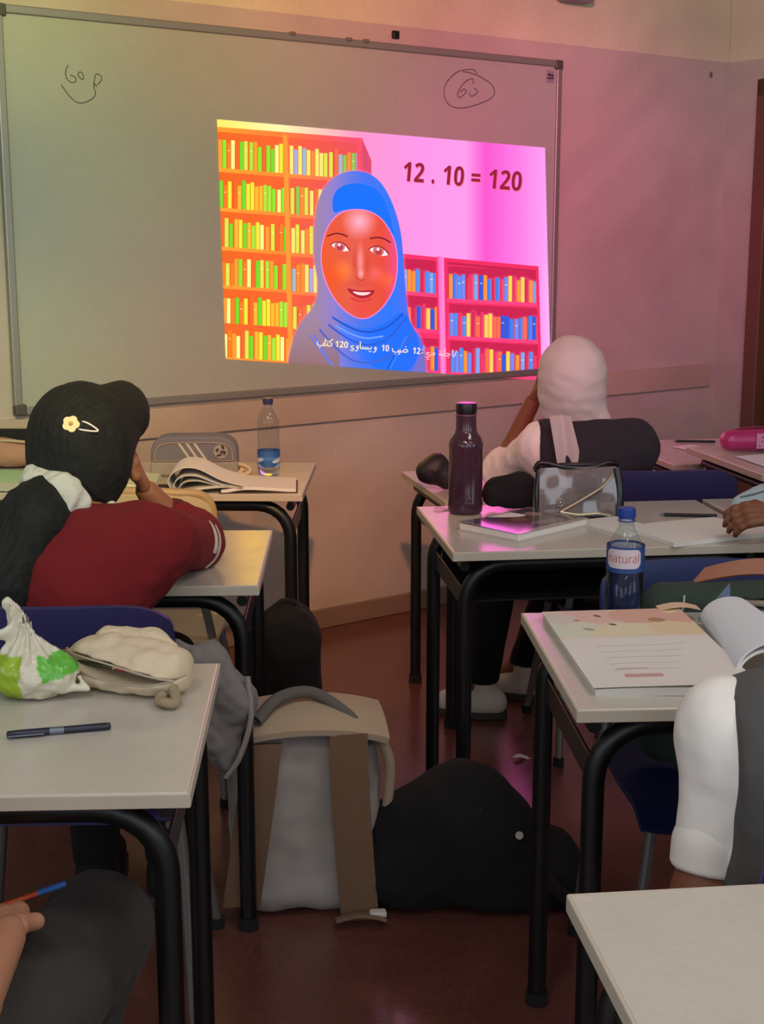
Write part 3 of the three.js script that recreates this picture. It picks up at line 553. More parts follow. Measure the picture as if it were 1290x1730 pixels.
const chairP4 = chair('blue plastic chair at the desk with the pale pouch', [1.16, -2.68], 0.1, M.blue);

// ------------------------------------------------------------------ people
const mid = (a, b, t = 0.5) => a.map((v, i) => lerp(v, b[i], t));
const dirTo = (a, b) => { const d = a.map((v, i) => b[i] - v), l = Math.hypot(...d); return d.map((v) => v / l); };
const addv = (a, b, k = 1) => a.map((v, i) => v + b[i] * k);
const crossv = (a, b) => [a[1] * b[2] - a[2] * b[1], a[2] * b[0] - a[0] * b[2], a[0] * b[1] - a[1] * b[0]];
const unit = (a) => { const l = Math.hypot(...a) || 1; return a.map((v) => v / l); };
function handCaps(wrist, dir, palm, thumbSide, curl, s = 1) {    // palm faces `palm`; thumbSide is +1 or -1 along dir x palm
  const S = unit(crossv(dir, palm)).map((v) => v * thumbSide), caps = [], L = 0.07 * s;
  const base = addv(wrist, dir, 0.012 * s);
  for (const k of [-0.5, -0.15, 0.2, 0.5]) caps.push(cap(addv(base, S, k * 0.03 * s), addv(addv(wrist, dir, L), S, k * 0.052 * s), 0.0115 * s, 0.0105 * s));
  [[0.52, 0.058], [0.18, 0.066], [-0.17, 0.061], [-0.5, 0.048]].forEach(([k, len], i) => {
    let p = addv(addv(wrist, dir, L), S, k * 0.054 * s), ang = curl * (0.5 + 0.06 * i);
    for (let j = 0; j < 3; j++) {
      const d = unit(addv(addv(dir.map((v) => v * Math.cos(ang)), palm, Math.sin(ang)), S, k * 0.1)), seg = len * s * [0.45, 0.31, 0.24][j], q = addv(p, d, seg);
      caps.push(cap(p, q, (0.0084 - j * 0.0007) * s, (0.0078 - j * 0.0008) * s)); p = q; ang += curl * 0.55;
    }
  });
  let t = addv(addv(wrist, dir, 0.022 * s), S, 0.017 * s); const td = unit(addv(addv(dir.map((v) => v * 0.7), S, 0.75), palm, 0.25));
  const t1 = addv(t, td, 0.034 * s), t2 = addv(t1, unit(addv(addv(dir, S, 0.25), palm, 0.35)), 0.028 * s);
  caps.push(cap(t, t1, 0.0125 * s, 0.0095 * s), cap(t1, t2, 0.0092 * s, 0.0075 * s));
  return caps;
}
const boundsOf = (caps, m = 0.03) => { const lo = [1e3, 1e3, 1e3], hi = [-1e3, -1e3, -1e3]; for (const c of caps) for (const [p, r] of [[c.a, c.ra], [c.b, c.rb]]) for (let i = 0; i < 3; i++) { lo[i] = Math.min(lo[i], p[i] - r - m); hi[i] = Math.max(hi[i], p[i] + r + m); } return [lo, hi]; };
function headGeo(c, look, s = 1) {                               // look: unit vector the face points to
  const q = new THREE.Quaternion().setFromUnitVectors(V(0, 0, -1), V(...look).normalize()), inv = q.clone().invert(), v = V();
  const parts = [ell([0, 0.022 * s, 0.012 * s], [0.07 * s, 0.082 * s, 0.088 * s]), ell([0, -0.035 * s, -0.03 * s], [0.052 * s, 0.065 * s, 0.058 * s])];
  const extra = blob([cap([0, -0.075 * s, -0.058 * s], [0, -0.07 * s, -0.05 * s], 0.018 * s), cap([0, 0.0, -0.082 * s], [0, -0.026 * s, -0.097 * s], 0.006 * s, 0.011 * s), cap([-0.016 * s, -0.053 * s, -0.083 * s], [0.016 * s, -0.053 * s, -0.083 * s], 0.006 * s), cap([-0.03 * s, 0.018 * s, -0.068 * s], [0.03 * s, 0.018 * s, -0.068 * s], 0.012 * s)], 0.01);
  const ears = [-1, 1].map((k) => ell([k * 0.072 * s, -0.012 * s, 0.006 * s], [0.01 * s, 0.026 * s, 0.017 * s])), sockets = [-1, 1].map((k) => ell([k * 0.029 * s, 0.002 * s, -0.086 * s], [0.016 * s, 0.011 * s, 0.012 * s]));
  const f = (x, y, z) => { v.set(x - c[0], y - c[1], z - c[2]).applyQuaternion(inv); let d = smin(parts[0](v.x, v.y, v.z), parts[1](v.x, v.y, v.z), 0.03); d = smin(d, extra(v.x, v.y, v.z), 0.012); for (const e of sockets) d = smax(d, -e(v.x, v.y, v.z), 0.008); for (const e of ears) d = smin(d, e(v.x, v.y, v.z), 0.008); return d; };
  return { f, q, geo: nets(f, c.map((k) => k - 0.13 * s), c.map((k) => k + 0.13 * s), 0.005) };
}
const flower = (r, n, depth) => { const s = new THREE.Shape(); for (let i = 0; i <= 60; i++) { const a = (i / 60) * 2 * Math.PI, k = r * (0.78 + 0.22 * Math.abs(Math.cos(a * n / 2))); i ? s.lineTo(k * Math.cos(a), k * Math.sin(a)) : s.moveTo(k, 0); } return extrude(s, depth, 0.0012); };
function person(label, base, P, skin, look, hands) {
  const g = thing('person', label, 'person', base);
  const off = base.map((v) => -v), put = (name, geo, m, parent = g) => obj(name, geo.translate(...off), m, parent);
  const trunk = [cap(P.hipL, P.hipR, 0.085), cap(mid(P.hipL, P.hipR), P.belly, 0.095, 0.09), cap(P.belly, P.chest, 0.092, 0.1), cap(mid(P.shL, P.chest, 0.42), mid(P.shR, P.chest, 0.42), 0.075), cap(P.shL, P.shR, 0.045)];
  const neck = [cap(P.neck, P.head, 0.04, 0.042)];
  const arms = {}, legs = {};
  for (const k of ['L', 'R']) {
    arms[k] = [cap(P['sh' + k], P['el' + k], 0.043, 0.034), cap(P['el' + k], P['wr' + k], 0.033, 0.023)];
    legs[k] = [cap(P['hip' + k], P['kn' + k], 0.078, 0.056), cap(P['kn' + k], P['an' + k], 0.052, 0.034), cap(P['an' + k], P['to' + k], 0.032, 0.026)];
  }
  const all = [...trunk, ...neck, ...arms.L, ...arms.R, ...legs.L, ...legs.R], [lo, hi] = boundsOf(all), geos = [nets(blob(all, 0.035), lo, hi, 0.013)];
  const head = headGeo(P.head, look, P.headSize ?? 1); geos.push(head.geo);
  for (const h of hands) { const hc = handCaps(...h); const [a, b] = boundsOf(hc, 0.012); geos.push(nets(blob(hc, 0.007), a, b, 0.003)); }
  const bodyMesh = put('body', join(geos), skin);
  for (const s of [-1, 1]) {
    const w = V(s * 0.029, 0.002, -0.074).multiplyScalar(P.headSize ?? 1).applyQuaternion(head.q).add(V(...P.head)), e = put('eye', new THREE.SphereGeometry(0.0115, 14, 10).translate(w.x, w.y, w.z), M.eye);
    const i2 = V(s * 0.029, 0.002, -0.0835).multiplyScalar(P.headSize ?? 1).applyQuaternion(head.q).add(V(...P.head)); put('iris', new THREE.SphereGeometry(0.0055, 10, 8).translate(i2.x, i2.y, i2.z), M.iris, e);
  }
  return { g, put, trunk, neck, arms, legs, head, off };
}
const grow = (caps, r) => caps.map((c) => cap(c.a, c.b, c.ra + r, c.rb + r));
const cut = (caps, t0, t1) => caps.map((c) => cap(mid(c.a, c.b, t0), mid(c.a, c.b, t1), lerp(c.ra, c.rb, t0), lerp(c.ra, c.rb, t1)));
const wrinkle = (f, amp, freq, sx = 1, sy = 1, sz = 1) => (x, y, z) => { const d = f(x, y, z); return Math.abs(d) < 0.05 ? d + amp * nz(x * freq * sx, y * freq * sy, z * freq * sz) + amp * 0.4 * nz(x * freq * 2.3, y * freq * 2.3, z * freq * 2.3 + 7) : d; };
function garment(caps, grown, k, cell, amp, freq, lowest) {
  const big = grow(caps, grown), [lo, hi] = boundsOf(big, 0.03); let f = wrinkle(blob(big, k), amp, freq, 1, 0.6, 1);
  if (lowest !== undefined) { const g = f; f = (x, y, z) => smax(g(x, y, z), lowest - y, 0.012); lo[1] = Math.max(lo[1], lowest - 0.02); }
  return nets(f, lo, hi, cell);
}
function shoe(p, an, to, m = M.shoeWhite) {
  const d = dirTo([an[0], 0, an[2]], [to[0], 0, to[2]]), heel = addv([an[0], 0.045, an[2]], d, -0.03), toe = addv([to[0], 0.036, to[2]], d, 0.01), caps = [cap(heel, mid(heel, toe), 0.04, 0.042), cap(mid(heel, toe), toe, 0.042, 0.034), cap([an[0], 0.05, an[2]], [an[0], 0.1, an[2]], 0.04, 0.042)];
  const [lo, hi] = boundsOf(caps, 0.02), f = blob(caps, 0.02);
  const sh = p.put('shoe', nets((x, y, z) => smax(f(x, y, z), 0.014 - y, 0.006), lo, hi, 0.006), m);
  p.put('sole', nets((x, y, z) => smax(smax(f(x, Math.max(y, 0.03), z) - 0.004, y - 0.022, 0.004), 0.001 - y, 0.002), lo, hi, 0.006), M.sole, sh);
}

// --- the girl in the maroon sweater, leaning on her elbows at the second desk
{
  const P = { hipL: [-0.605, 0.50, -2.27], hipR: [-0.475, 0.50, -2.27], belly: [-0.535, 0.61, -2.27], chest: [-0.53, 0.75, -2.34], neck: [-0.54, 0.865, -2.42], head: [-0.545, 0.972, -2.505], shL: [-0.655, 0.825, -2.38], shR: [-0.405, 0.825, -2.39], headSize: 1.02,
    elL: [-0.71, 0.765, -2.65], wrL: [-0.65, 0.885, -2.57], elR: [-0.368, 0.768, -2.63], wrR: [-0.452, 0.885, -2.565], knL: [-0.60, 0.495, -2.68], knR: [-0.445, 0.495, -2.68], anL: [-0.60, 0.09, -2.66], anR: [-0.45, 0.09, -2.66], toL: [-0.60, 0.045, -2.80], toR: [-0.45, 0.045, -2.80] };
  const look = unit([0.18, -0.02, -1]);
  const p = person('girl in a maroon sweater with a long black ponytail resting her face on her hands', [-0.53, 0, -2.4], P, M.skinTan, look, [[P.wrR, dirTo(P.wrR, [-0.478, 0.965, -2.55]), unit([-1, 0.05, 0.25]), 1, 0.5, 0.95], [P.wrL, dirTo(P.wrL, [-0.615, 0.965, -2.55]), unit([1, 0.05, 0.25]), -1, 0.5, 0.95]]);
  const sl = (k) => [p.arms[k][0], ...cut([p.arms[k][1]], 0, 0.42)];
  const sw = p.put('sweater', garment([...p.trunk, ...sl('L'), ...sl('R')], 0.016, 0.04, 0.0085, 0.008, 16, 0.5), M.maroon);
  p.put('hem_rib', garment([cap(P.hipL, P.hipR, 0.085), cap(mid(P.hipL, P.hipR), P.belly, 0.095, 0.09)].map((c) => ({ ...c, ra: c.ra + 0.012, rb: c.rb + 0.012 })), 0.006, 0.03, 0.01, 0.003, 30, 0.53), M.maroonRib, sw);
  for (const k of ['L', 'R']) {
    const c = cut([p.arms[k][1]], 0.34, 0.46);
    p.put('cuff', nets(blob(grow(c, 0.013), 0.01), ...boundsOf(grow(c, 0.013), 0.02), 0.006), M.maroonRib, sw);
    // white band marks round the sleeve by the elbow
    for (const [t, r] of [[0.80, 0.0195], [0.9, 0.0195]]) { const a = mid(P['sh' + k], P['el' + k], t), d = dirTo(P['sh' + k], P['el' + k]); const ring = new THREE.TorusGeometry(lerp(0.043, 0.034, t) + r, 0.004, 8, 40, 2.6).scale(1, 1, 1.6); ring.rotateZ(t * 7 + (k === 'R' ? -0.4 : 1.6)); ring.applyQuaternion(new THREE.Quaternion().setFromUnitVectors(V(0, 0, 1), V(...d))).translate(...a); p.put('sleeve_stripe', ring, M.whiteCloth, sw); }
  }
  p.put('collar', new THREE.TorusGeometry(0.05, 0.012, 10, 30).scale(1, 1, 1.4).rotateX(Math.PI / 2 + 0.5).translate(-0.54, 0.868, -2.415), M.whiteShirt);
  p.put('trousers', garment([cap(P.hipL, P.hipR, 0.085), ...p.legs.L.slice(0, 2), ...p.legs.R.slice(0, 2)], 0.014, 0.03, 0.01, 0.005, 14, 0.07), M.trousersBlack);
  shoe(p, P.anL, P.toL, M.blackRough); shoe(p, P.anR, P.toR, M.blackRough);
  // hair: full cap swept back to a low side ponytail, puffed above the forehead
  const H = P.head, scalp = ell([H[0] - 0.008, H[1] + 0.026, H[2] + 0.022], [0.098, 0.104, 0.108]), nape = ell([H[0] - 0.01, H[1] - 0.045, H[2] + 0.055], [0.082, 0.07, 0.062]), puff = ell([H[0] + 0.05, H[1] + 0.062, H[2] - 0.055], [0.056, 0.062, 0.062]), face = ell([H[0] + 0.035, H[1] - 0.055, H[2] - 0.1], [0.085, 0.1, 0.085]);
  const hf = wrinkle((x, y, z) => smax(smin(smin(scalp(x, y, z), nape(x, y, z), 0.05), puff(x, y, z), 0.03), -face(x, y, z), 0.02), 0.004, 28, 1, 0.3, 1);
  const hair = p.put('hair', nets(hf, [H[0] - 0.14, H[1] - 0.15, H[2] - 0.17], [H[0] + 0.15, H[1] + 0.16, H[2] + 0.16], 0.006), M.hair);
  const tail = [cap([-0.592, 0.92, -2.42], [-0.61, 0.87, -2.33], 0.04, 0.06), cap([-0.61, 0.87, -2.33], [-0.66, 0.77, -2.285], 0.06, 0.065), cap([-0.66, 0.77, -2.285], [-0.665, 0.66, -2.27], 0.065, 0.05), cap([-0.665, 0.66, -2.27], [-0.655, 0.58, -2.275], 0.05, 0.02), cap([-0.60, 0.86, -2.34], [-0.60, 0.76, -2.29], 0.04, 0.03)];
  p.put('ponytail', nets(wrinkle(blob(tail, 0.03), 0.006, 34, 1, 0.25, 1), ...boundsOf(tail, 0.03), 0.007), M.hair, hair);
  const scr = [cap([-0.62, 0.935, -2.40], [-0.565, 0.925, -2.375], 0.026, 0.024), cap([-0.565, 0.925, -2.375], [-0.555, 0.895, -2.35], 0.026, 0.02), cap([-0.62, 0.935, -2.40], [-0.635, 0.895, -2.38], 0.018, 0.012), cap([-0.54, 0.905, -2.37], [-0.53, 0.9, -2.37], 0.02, 0.016), cap([-0.63, 0.91, -2.385], [-0.66, 0.88, -2.37], 0.01, 0.004)];
  p.put('scrunchie', nets(wrinkle(blob(scr, 0.02), 0.005, 45), ...boundsOf(scr, 0.03), 0.005), M.whiteCloth, hair);
  const clip = thing('hair_clip', 'white snap hair clip with a cream flower in the black hair', 'hair clip', [-0.548, 1.037, -2.3845], 0.12);
  clip.rotation.set(-0.42, 0.1, -0.1);
  obj('flower', flower(0.0145, 5, 0.003), std('#e6cfa0', 0.5), clip);
  obj('flower_centre', new THREE.SphereGeometry(0.004, 10, 8).translate(0, 0, 0.004), std('#c79a55', 0.5), clip);
  obj('clip_frame', tube([[0.008, 0.007, 0.001], [0.025, 0.0065, 0.001], [0.042, -0.001, 0.001], [0.048, -0.006, 0.001], [0.04, -0.008, 0.001], [0.022, -0.008, 0.001], [0.008, -0.007, 0.001]], 0.0017, 60, 8), std('#e8d8d4', 0.4), clip);
}
// --- the child in the white headscarf and black vest
{
  const P = { hipL: [0.49, 0.49, -3.56], hipR: [0.63, 0.49, -3.56], belly: [0.555, 0.61, -3.56], chest: [0.545, 0.74, -3.59], neck: [0.52, 0.87, -3.62], head: [0.508, 0.985, -3.66], shL: [0.425, 0.815, -3.60], shR: [0.665, 0.815, -3.585], headSize: 0.98,
    elL: [0.335, 0.712, -3.80], wrL: [0.418, 0.915, -3.765], elR: [0.70, 0.72, -3.77], wrR: [0.58, 0.715, -3.93], knL: [0.33, 0.475, -3.77], knR: [0.55, 0.475, -3.90], anL: [0.292, 0.1, -3.755], anR: [0.425, 0.1, -3.92], toL: [0.2, 0.045, -3.78], toR: [0.34, 0.045, -3.96] };
  const look = unit([-0.45, 0.05, -1]);
  const p = person('child in a white headscarf and black vest over a white shirt', [0.54, 0, -3.6], P, M.skinDark, look, [[P.wrL, dirTo(P.wrL, [0.44, 0.985, -3.765]), unit([1, 0, 0.1]), -1, 0.55, 0.95], [P.wrR, dirTo(P.wrR, [0.5, 0.70, -3.98]), [0, -1, 0], -1, 0.3, 0.95]]);
  const sh = p.put('shirt', garment([...p.trunk, p.arms.L[0], ...cut([p.arms.L[1]], 0, 0.08), p.arms.R[0], ...cut([p.arms.R[1]], 0, 0.8)], 0.013, 0.035, 0.008, 0.006, 18, 0.5), M.whiteShirt);
  const vest = grow([...p.trunk, p.arms.R[0]], 0.021), armhole = ell([0.365, 0.79, -3.60], [0.06, 0.15, 0.12]), vf = wrinkle(blob(vest, 0.035), 0.005, 15);
  p.put('vest', nets((x, y, z) => smax(smax(vf(x, y, z), 0.5 - y, 0.01), -armhole(x, y, z), 0.008), ...boundsOf(vest, 0.03), 0.008), M.vest);
  p.put('trousers', garment([cap(P.hipL, P.hipR, 0.085), ...p.legs.L.slice(0, 2), ...p.legs.R.slice(0, 2)], 0.012, 0.03, 0.01, 0.004, 14, 0.1), M.trousersBlack);
  shoe(p, P.anL, P.toL); shoe(p, P.anR, P.toR);
  // headscarf wrapped over head and neck, one end hanging down the back
  const H = P.head, wrap = ell([H[0], H[1] + 0.016, H[2] + 0.02], [0.092, 0.104, 0.106]), low = ell([H[0] + 0.002, H[1] - 0.06, H[2] + 0.02], [0.083, 0.062, 0.08]), collar = blob([cap([H[0] - 0.02, H[1] - 0.105, H[2] + 0.03], [H[0] + 0.06, H[1] - 0.115, H[2] + 0.03], 0.05, 0.048)], 0.02), face = ell([H[0] - 0.055, H[1] - 0.02, H[2] - 0.115], [0.062, 0.085, 0.07]);
  const hf = (x, y, z) => { let d = smin(smin(wrap(x, y, z), low(x, y, z), 0.04), collar(x, y, z), 0.03); d = smax(d, -face(x, y, z), 0.012); return Math.abs(d) < 0.03 ? d + 0.0035 * nz((x + y * 0.8) * 26, (y - x * 0.3) * 30, z * 16) + 0.005 * nz(x * 11, y * 16 + 3, z * 11) * clamp((H[1] + 0.03 - y) * 14, 0, 1) : d; };
  const scarf = p.put('headscarf', nets(hf, [H[0] - 0.13, H[1] - 0.19, H[2] - 0.13], [H[0] + 0.16, H[1] + 0.15, H[2] + 0.16], 0.006), M.whiteCloth);
  p.put('scarf_end', sheet((u, v) => { const c2 = lerp(0.463, 0.508, v), w = lerp(0.035, 0.05, v), x = c2 + (u - 0.5) * 2 * w * 0.75; return V(x, 0.905 - v * 0.24, -3.492 + 0.012 * Math.sin(v * 2.6) + 0.03 * (1 - v) * (1 - v) * -1.2 + 0.006 * Math.sin(u * 8 + v * 3)); }, 14, 20, 0.005), M.whiteCloth, scarf);
}
// --- the child in the grey vest at the front right desk
{
  const P = { hipL: [0.505, 0.49, -1.50], hipR: [0.65, 0.49, -1.50], belly: [0.532, 0.6, -1.49], chest: [0.545, 0.715, -1.52], neck: [0.60, 0.85, -1.57], head: [0.625, 0.97, -1.62], shL: [0.418, 0.775, -1.57], shR: [0.735, 0.79, -1.55],
    elL: [0.39, 0.57, -1.53], wrL: [0.50, 0.555, -1.68], elR: [0.80, 0.6, -1.62], wrR: [0.72, 0.755, -1.84], knL: [0.53, 0.495, -1.90], knR: [0.68, 0.495, -1.90], anL: [0.53, 0.09, -1.86], anR: [0.68, 0.09, -1.86], toL: [0.53, 0.045, -2.0], toR: [0.68, 0.045, -2.0] };
  const p = person('child in a grey vest over a white shirt with a rolled sleeve', [0.6, 0, -1.55], P, M.skinDark, unit([-0.3, 0, -1]), [[P.wrL, dirTo(P.wrL, [0.55, 0.56, -1.74]), [0, -1, 0], 1, 0.4, 0.95], [P.wrR, dirTo(P.wrR, [0.68, 0.75, -1.92]), [0, -1, 0], -1, 0.4, 0.95]]);
  const sleeve = (k) => cap(P['sh' + k], mid(P['sh' + k], P['el' + k], 0.72), 0.04, 0.032);
  const sh = p.put('shirt', garment([...p.trunk, sleeve('L'), sleeve('R')], 0.01, 0.035, 0.0065, 0.004, 17, 0.5), M.whiteShirt);
  for (const k of ['L', 'R']) { const c = cap(mid(P['sh' + k], P['el' + k], 0.68), mid(P['sh' + k], P['el' + k], 0.78), 0.047, 0.046); const d = dirTo(P['sh' + k], P['el' + k]), a = mid(P['sh' + k], P['el' + k], 0.8); p.put('cuff', nets((x, y, z) => smax(capDist(c, x, y, z), (x - a[0]) * d[0] + (y - a[1]) * d[1] + (z - a[2]) * d[2] - 0.006, 0.006), ...boundsOf([c], 0.02), 0.005), M.whiteShirt, sh); }
  const vest = grow([...p.trunk.slice(0, 3), cap(mid(P.shL, P.chest, 0.5), mid(P.shR, P.chest, 0.5), 0.075), cap(mid(P.shL, P.shR, 0.17), mid(P.shL, P.shR, 0.8), 0.045)], 0.026), hole = [ell([0.345, 0.74, -1.57], [0.075, 0.17, 0.2]), ell([0.8, 0.76, -1.55], [0.062, 0.14, 0.16])], vf = wrinkle(blob(vest, 0.035), 0.004, 15);
  p.put('vest', nets((x, y, z) => { let d = smax(vf(x, y, z), 0.5 - y, 0.01); for (const h of hole) d = smax(d, -h(x, y, z), 0.01); return d; }, ...boundsOf(vest, 0.03), 0.008), M.vestGrey);
  p.put('trousers', garment([cap(P.hipL, P.hipR, 0.085), ...p.legs.L.slice(0, 2), ...p.legs.R.slice(0, 2)], 0.012, 0.03, 0.011, 0.004, 14, 0.1), M.trousersBlack);
  shoe(p, P.anL, P.toL, M.blackRough); shoe(p, P.anR, P.toR, M.blackRough);
  const H = P.head, hs = ell([H[0], H[1] + 0.02, H[2] + 0.02], [0.09, 0.1, 0.1]), face = ell([H[0] - 0.03, H[1] - 0.04, H[2] - 0.11], [0.08, 0.1, 0.075]);
  p.put('hair', nets((x, y, z) => smax(hs(x, y, z), -face(x, y, z), 0.015), H.map((v) => v - 0.14), H.map((v) => v + 0.15), 0.008), M.hair);
}
// --- the child at the left edge, of whom the grey trouser knee and a forearm show
{
  const P = { hipL: [-0.62, 0.46, -1.10], hipR: [-0.48, 0.46, -1.10], belly: [-0.56, 0.57, -1.08], chest: [-0.56, 0.72, -1.09], neck: [-0.56, 0.85, -1.12], head: [-0.56, 0.97, -1.16], shL: [-0.68, 0.79, -1.09], shR: [-0.44, 0.79, -1.09],
    elL: [-0.74, 0.6, -1.12], wrL: [-0.65, 0.60, -1.32], elR: [-0.41, 0.60, -1.16], wrR: [-0.425, 0.585, -1.42], knL: [-0.565, 0.455, -1.64], knR: [-0.385, 0.44, -1.70], anL: [-0.57, 0.09, -1.6], anR: [-0.47, 0.1, -1.5], toL: [-0.57, 0.045, -1.74], toR: [-0.47, 0.045, -1.64] };
  const p = person('child in grey trousers with knee under the desk beside the cream pencil case', [-0.55, 0, -1.2], P, M.skinLight, unit([0.1, 0, -1]), [[P.wrR, dirTo(P.wrR, [-0.47, 0.57, -1.52]), [0, -1, 0], -1, 0.35, 0.95], [P.wrL, dirTo(P.wrL, [-0.62, 0.58, -1.42]), [0, -1, 0], 1, 0.35, 0.95]]);
  p.put('shirt', garment([...p.trunk, ...cut([p.arms.L[0], p.arms.R[0]], 0, 0.7)], 0.013, 0.04, 0.012, 0.005, 16, 0.47), M.whiteShirt);
  p.put('trousers', garment([cap(P.hipL, P.hipR, 0.085), ...p.legs.L.slice(0, 2), ...p.legs.R.slice(0, 2)], 0.016, 0.03, 0.009, 0.006, 14, 0.1), M.trousersGrey);
  shoe(p, P.anL, P.toL, M.blackRough); shoe(p, P.anR, P.toR, M.blackRough);
  const H = P.head, hs = ell([H[0], H[1] + 0.02, H[2] + 0.02], [0.09, 0.1, 0.1]), face = ell([H[0] + 0.01, H[1] - 0.04, H[2] - 0.11], [0.08, 0.1, 0.075]);
  p.put('hair', nets((x, y, z) => smax(hs(x, y, z), -face(x, y, z), 0.015), H.map((v) => v - 0.14), H.map((v) => v + 0.15), 0.008), M.hair);
}
// --- the child at the right edge, of whom a hand with a dark sleeve shows
{
  const P = { hipL: [1.10, 0.49, -2.62], hipR: [1.24, 0.49, -2.62], belly: [1.17, 0.6, -2.62], chest: [1.15, 0.74, -2.68], neck: [1.14, 0.865, -2.72], head: [1.13, 0.98, -2.78], shL: [1.02, 0.81, -2.69], shR: [1.28, 0.81, -2.66],
    elL: [0.95, 0.765, -2.86], wrL: [0.835, 0.79, -2.80], elR: [1.33, 0.76, -2.88], wrR: [1.2, 0.745, -3.04], knL: [1.10, 0.495, -3.02], knR: [1.25, 0.495, -3.02], anL: [1.10, 0.09, -2.98], anR: [1.25, 0.09, -2.98], toL: [1.10, 0.045, -3.12], toR: [1.25, 0.045, -3.12] };
  const p = person('child with a dark sleeve whose hand rests on white paper', [1.15, 0, -2.7], P, M.skinDark, unit([-0.3, 0, -1]), [[P.wrL, dirTo(P.wrL, [0.74, 0.79, -2.80]), unit([-0.2, -0.75, -0.5]), -1, 0.95, 0.95], [P.wrR, dirTo(P.wrR, [1.12, 0.735, -3.12]), [0, -1, 0], -1, 0.4, 0.95]]);
  p.put('jacket', garment([...p.trunk, p.arms.L[0], ...cut([p.arms.L[1]], 0, 0.8), ...p.arms.R], 0.014, 0.04, 0.01, 0.006, 16, 0.5), M.vest);
  p.put('trousers', garment([cap(P.hipL, P.hipR, 0.085), ...p.legs.L.slice(0, 2), ...p.legs.R.slice(0, 2)], 0.012, 0.03, 0.012, 0.004, 14, 0.1), M.trousersBlack);
  shoe(p, P.anL, P.toL, M.blackRough); shoe(p, P.anR, P.toR, M.blackRough);
  const H = P.head, hs = ell([H[0], H[1] + 0.02, H[2] + 0.02], [0.09, 0.1, 0.1]), face = ell([H[0] - 0.03, H[1] - 0.04, H[2] - 0.11], [0.08, 0.1, 0.075]);
  p.put('hair', nets((x, y, z) => smax(hs(x, y, z), -face(x, y, z), 0.015), H.map((v) => v - 0.14), H.map((v) => v + 0.15), 0.008), M.hair);
}

// ------------------------------------------------------------------ things on the desks, left side
const TOP = 0.72;
{ // cream pencil case with its zip open
  const g = thing('pencil_case', 'cream cloth pencil case with its long zip gaping open', 'pencil case', [-0.366, TOP, -1.885], -0.40); g.scale.setScalar(0.93);
  const L = 0.108, W = 0.05;
  const half = (x) => Math.pow(Math.max(0, 1 - Math.pow(Math.abs(x / (L + 0.004)), 3)), 0.5);
  const shell = (x, y, z) => { const h = half(x); const e = Math.hypot(z / Math.max(0.012, W * h + 0.006), (y - 0.036) / Math.max(0.014, 0.042 * h + 0.004)) - 1; return e * 0.03 * Math.max(0.3, h) + 0.003 * nz(x * 40, y * 40, z * 40) + 0.004 * nz(x * 16 + 3, y * 20, z * 16); };
  const box2 = (x) => Math.abs(x) - L;
  const mouth = (x, y, z) => { const t = x / (L * 0.92), lip = 0.040 + 0.006 * t * t - 0.012 * t, h = 0.013 * Math.max(0, 1 - t * t); return smax(Math.abs(y - lip) - h, 0.006 - z, 0.004); };
  const f = (x, y, z) => smax(smax(smax(shell(x, y, z), box2(x), 0.012), 0.001 - y, 0.008), -mouth(x, y, z), 0.004);
  obj('case_body', nets(f, [-0.13, -0.008, -0.075], [0.13, 0.095, 0.075], 0.0038), M.cream, g);
  const lipPts = (k) => [...Array(15)].map((_, i) => { const t = (i / 14) * 2 - 1, x = t * L * 0.93, h = half(x), y = 0.040 + 0.006 * t * t - 0.012 * t + k * 0.013 * (1 - t * t), zz = (W * h + 0.006) * Math.sqrt(Math.max(0.02, 1 - Math.pow((y - 0.036) / (0.042 * h + 0.004), 2))); return [x, y, zz + 0.0005]; });
  for (const k of [1, -1]) obj('zip_edge', tube(lipPts(k), 0.0019, 60, 6), M.zip, g);
  obj('lining', rbox(0.17, 0.012, 0.02, 0.005, 0, 0.034, 0.004), std('#4a3d33', 0.95), g);
  const pull = obj('zip_slider', rbox(0.008, 0.01, 0.006, 0.002, -0.103, 0.051, 0.02), M.brass, g); obj('zip_tab', [bar([-0.103, 0.048, 0.022], [-0.106, 0.034, 0.028], 0.0018)], M.brass, pull);
  obj('strap_loop', tube([[0.098, 0.024, 0.03], [0.112, 0.016, 0.046], [0.118, 0.011, 0.06], [0.106, 0.013, 0.066], [0.09, 0.011, 0.056], [0.088, 0.016, 0.044]], 0.0085, 40, 8).scale(1, 0.9, 1), M.creamDark, g);
  const flap = [cap([-0.05, 0.07, -0.02], [0.03, 0.074, -0.028], 0.02, 0.016), cap([0.03, 0.074, -0.028], [0.065, 0.066, -0.03], 0.012, 0.008)];
  obj('folded_flap', nets(wrinkle(blob(flap, 0.02), 0.005, 34), ...boundsOf(flap, 0.02), 0.005), M.cream, g);
  for (const [n, l, c, x, z, tilt] of [['pencil', 'red pencil showing in the open cream pencil case', '#a5281e', 0.045, 0.036, 0.03], ['pencil', 'dark olive pencil inside the cream pencil case', '#3d3a20', -0.045, 0.033, -0.04]]) {
    const w = new THREE.Vector3(x, 0.0425, z).multiplyScalar(0.93).applyAxisAngle(V(0, 1, 0), -0.40), q = thing(n, l, 'pencil', [-0.366 + w.x, TOP + w.y, -1.885 + w.z], -0.40 + tilt);
    obj('barrel', new THREE.CylinderGeometry(0.0034, 0.0034, 0.075, 6).rotateZ(Math.PI / 2), std(c, 0.4), q); obj('tip', new THREE.ConeGeometry(0.0034, 0.012, 6).rotateZ(-Math.PI / 2).translate(0.0435, 0, 0), std('#c9a77a', 0.7), q);
  }
}
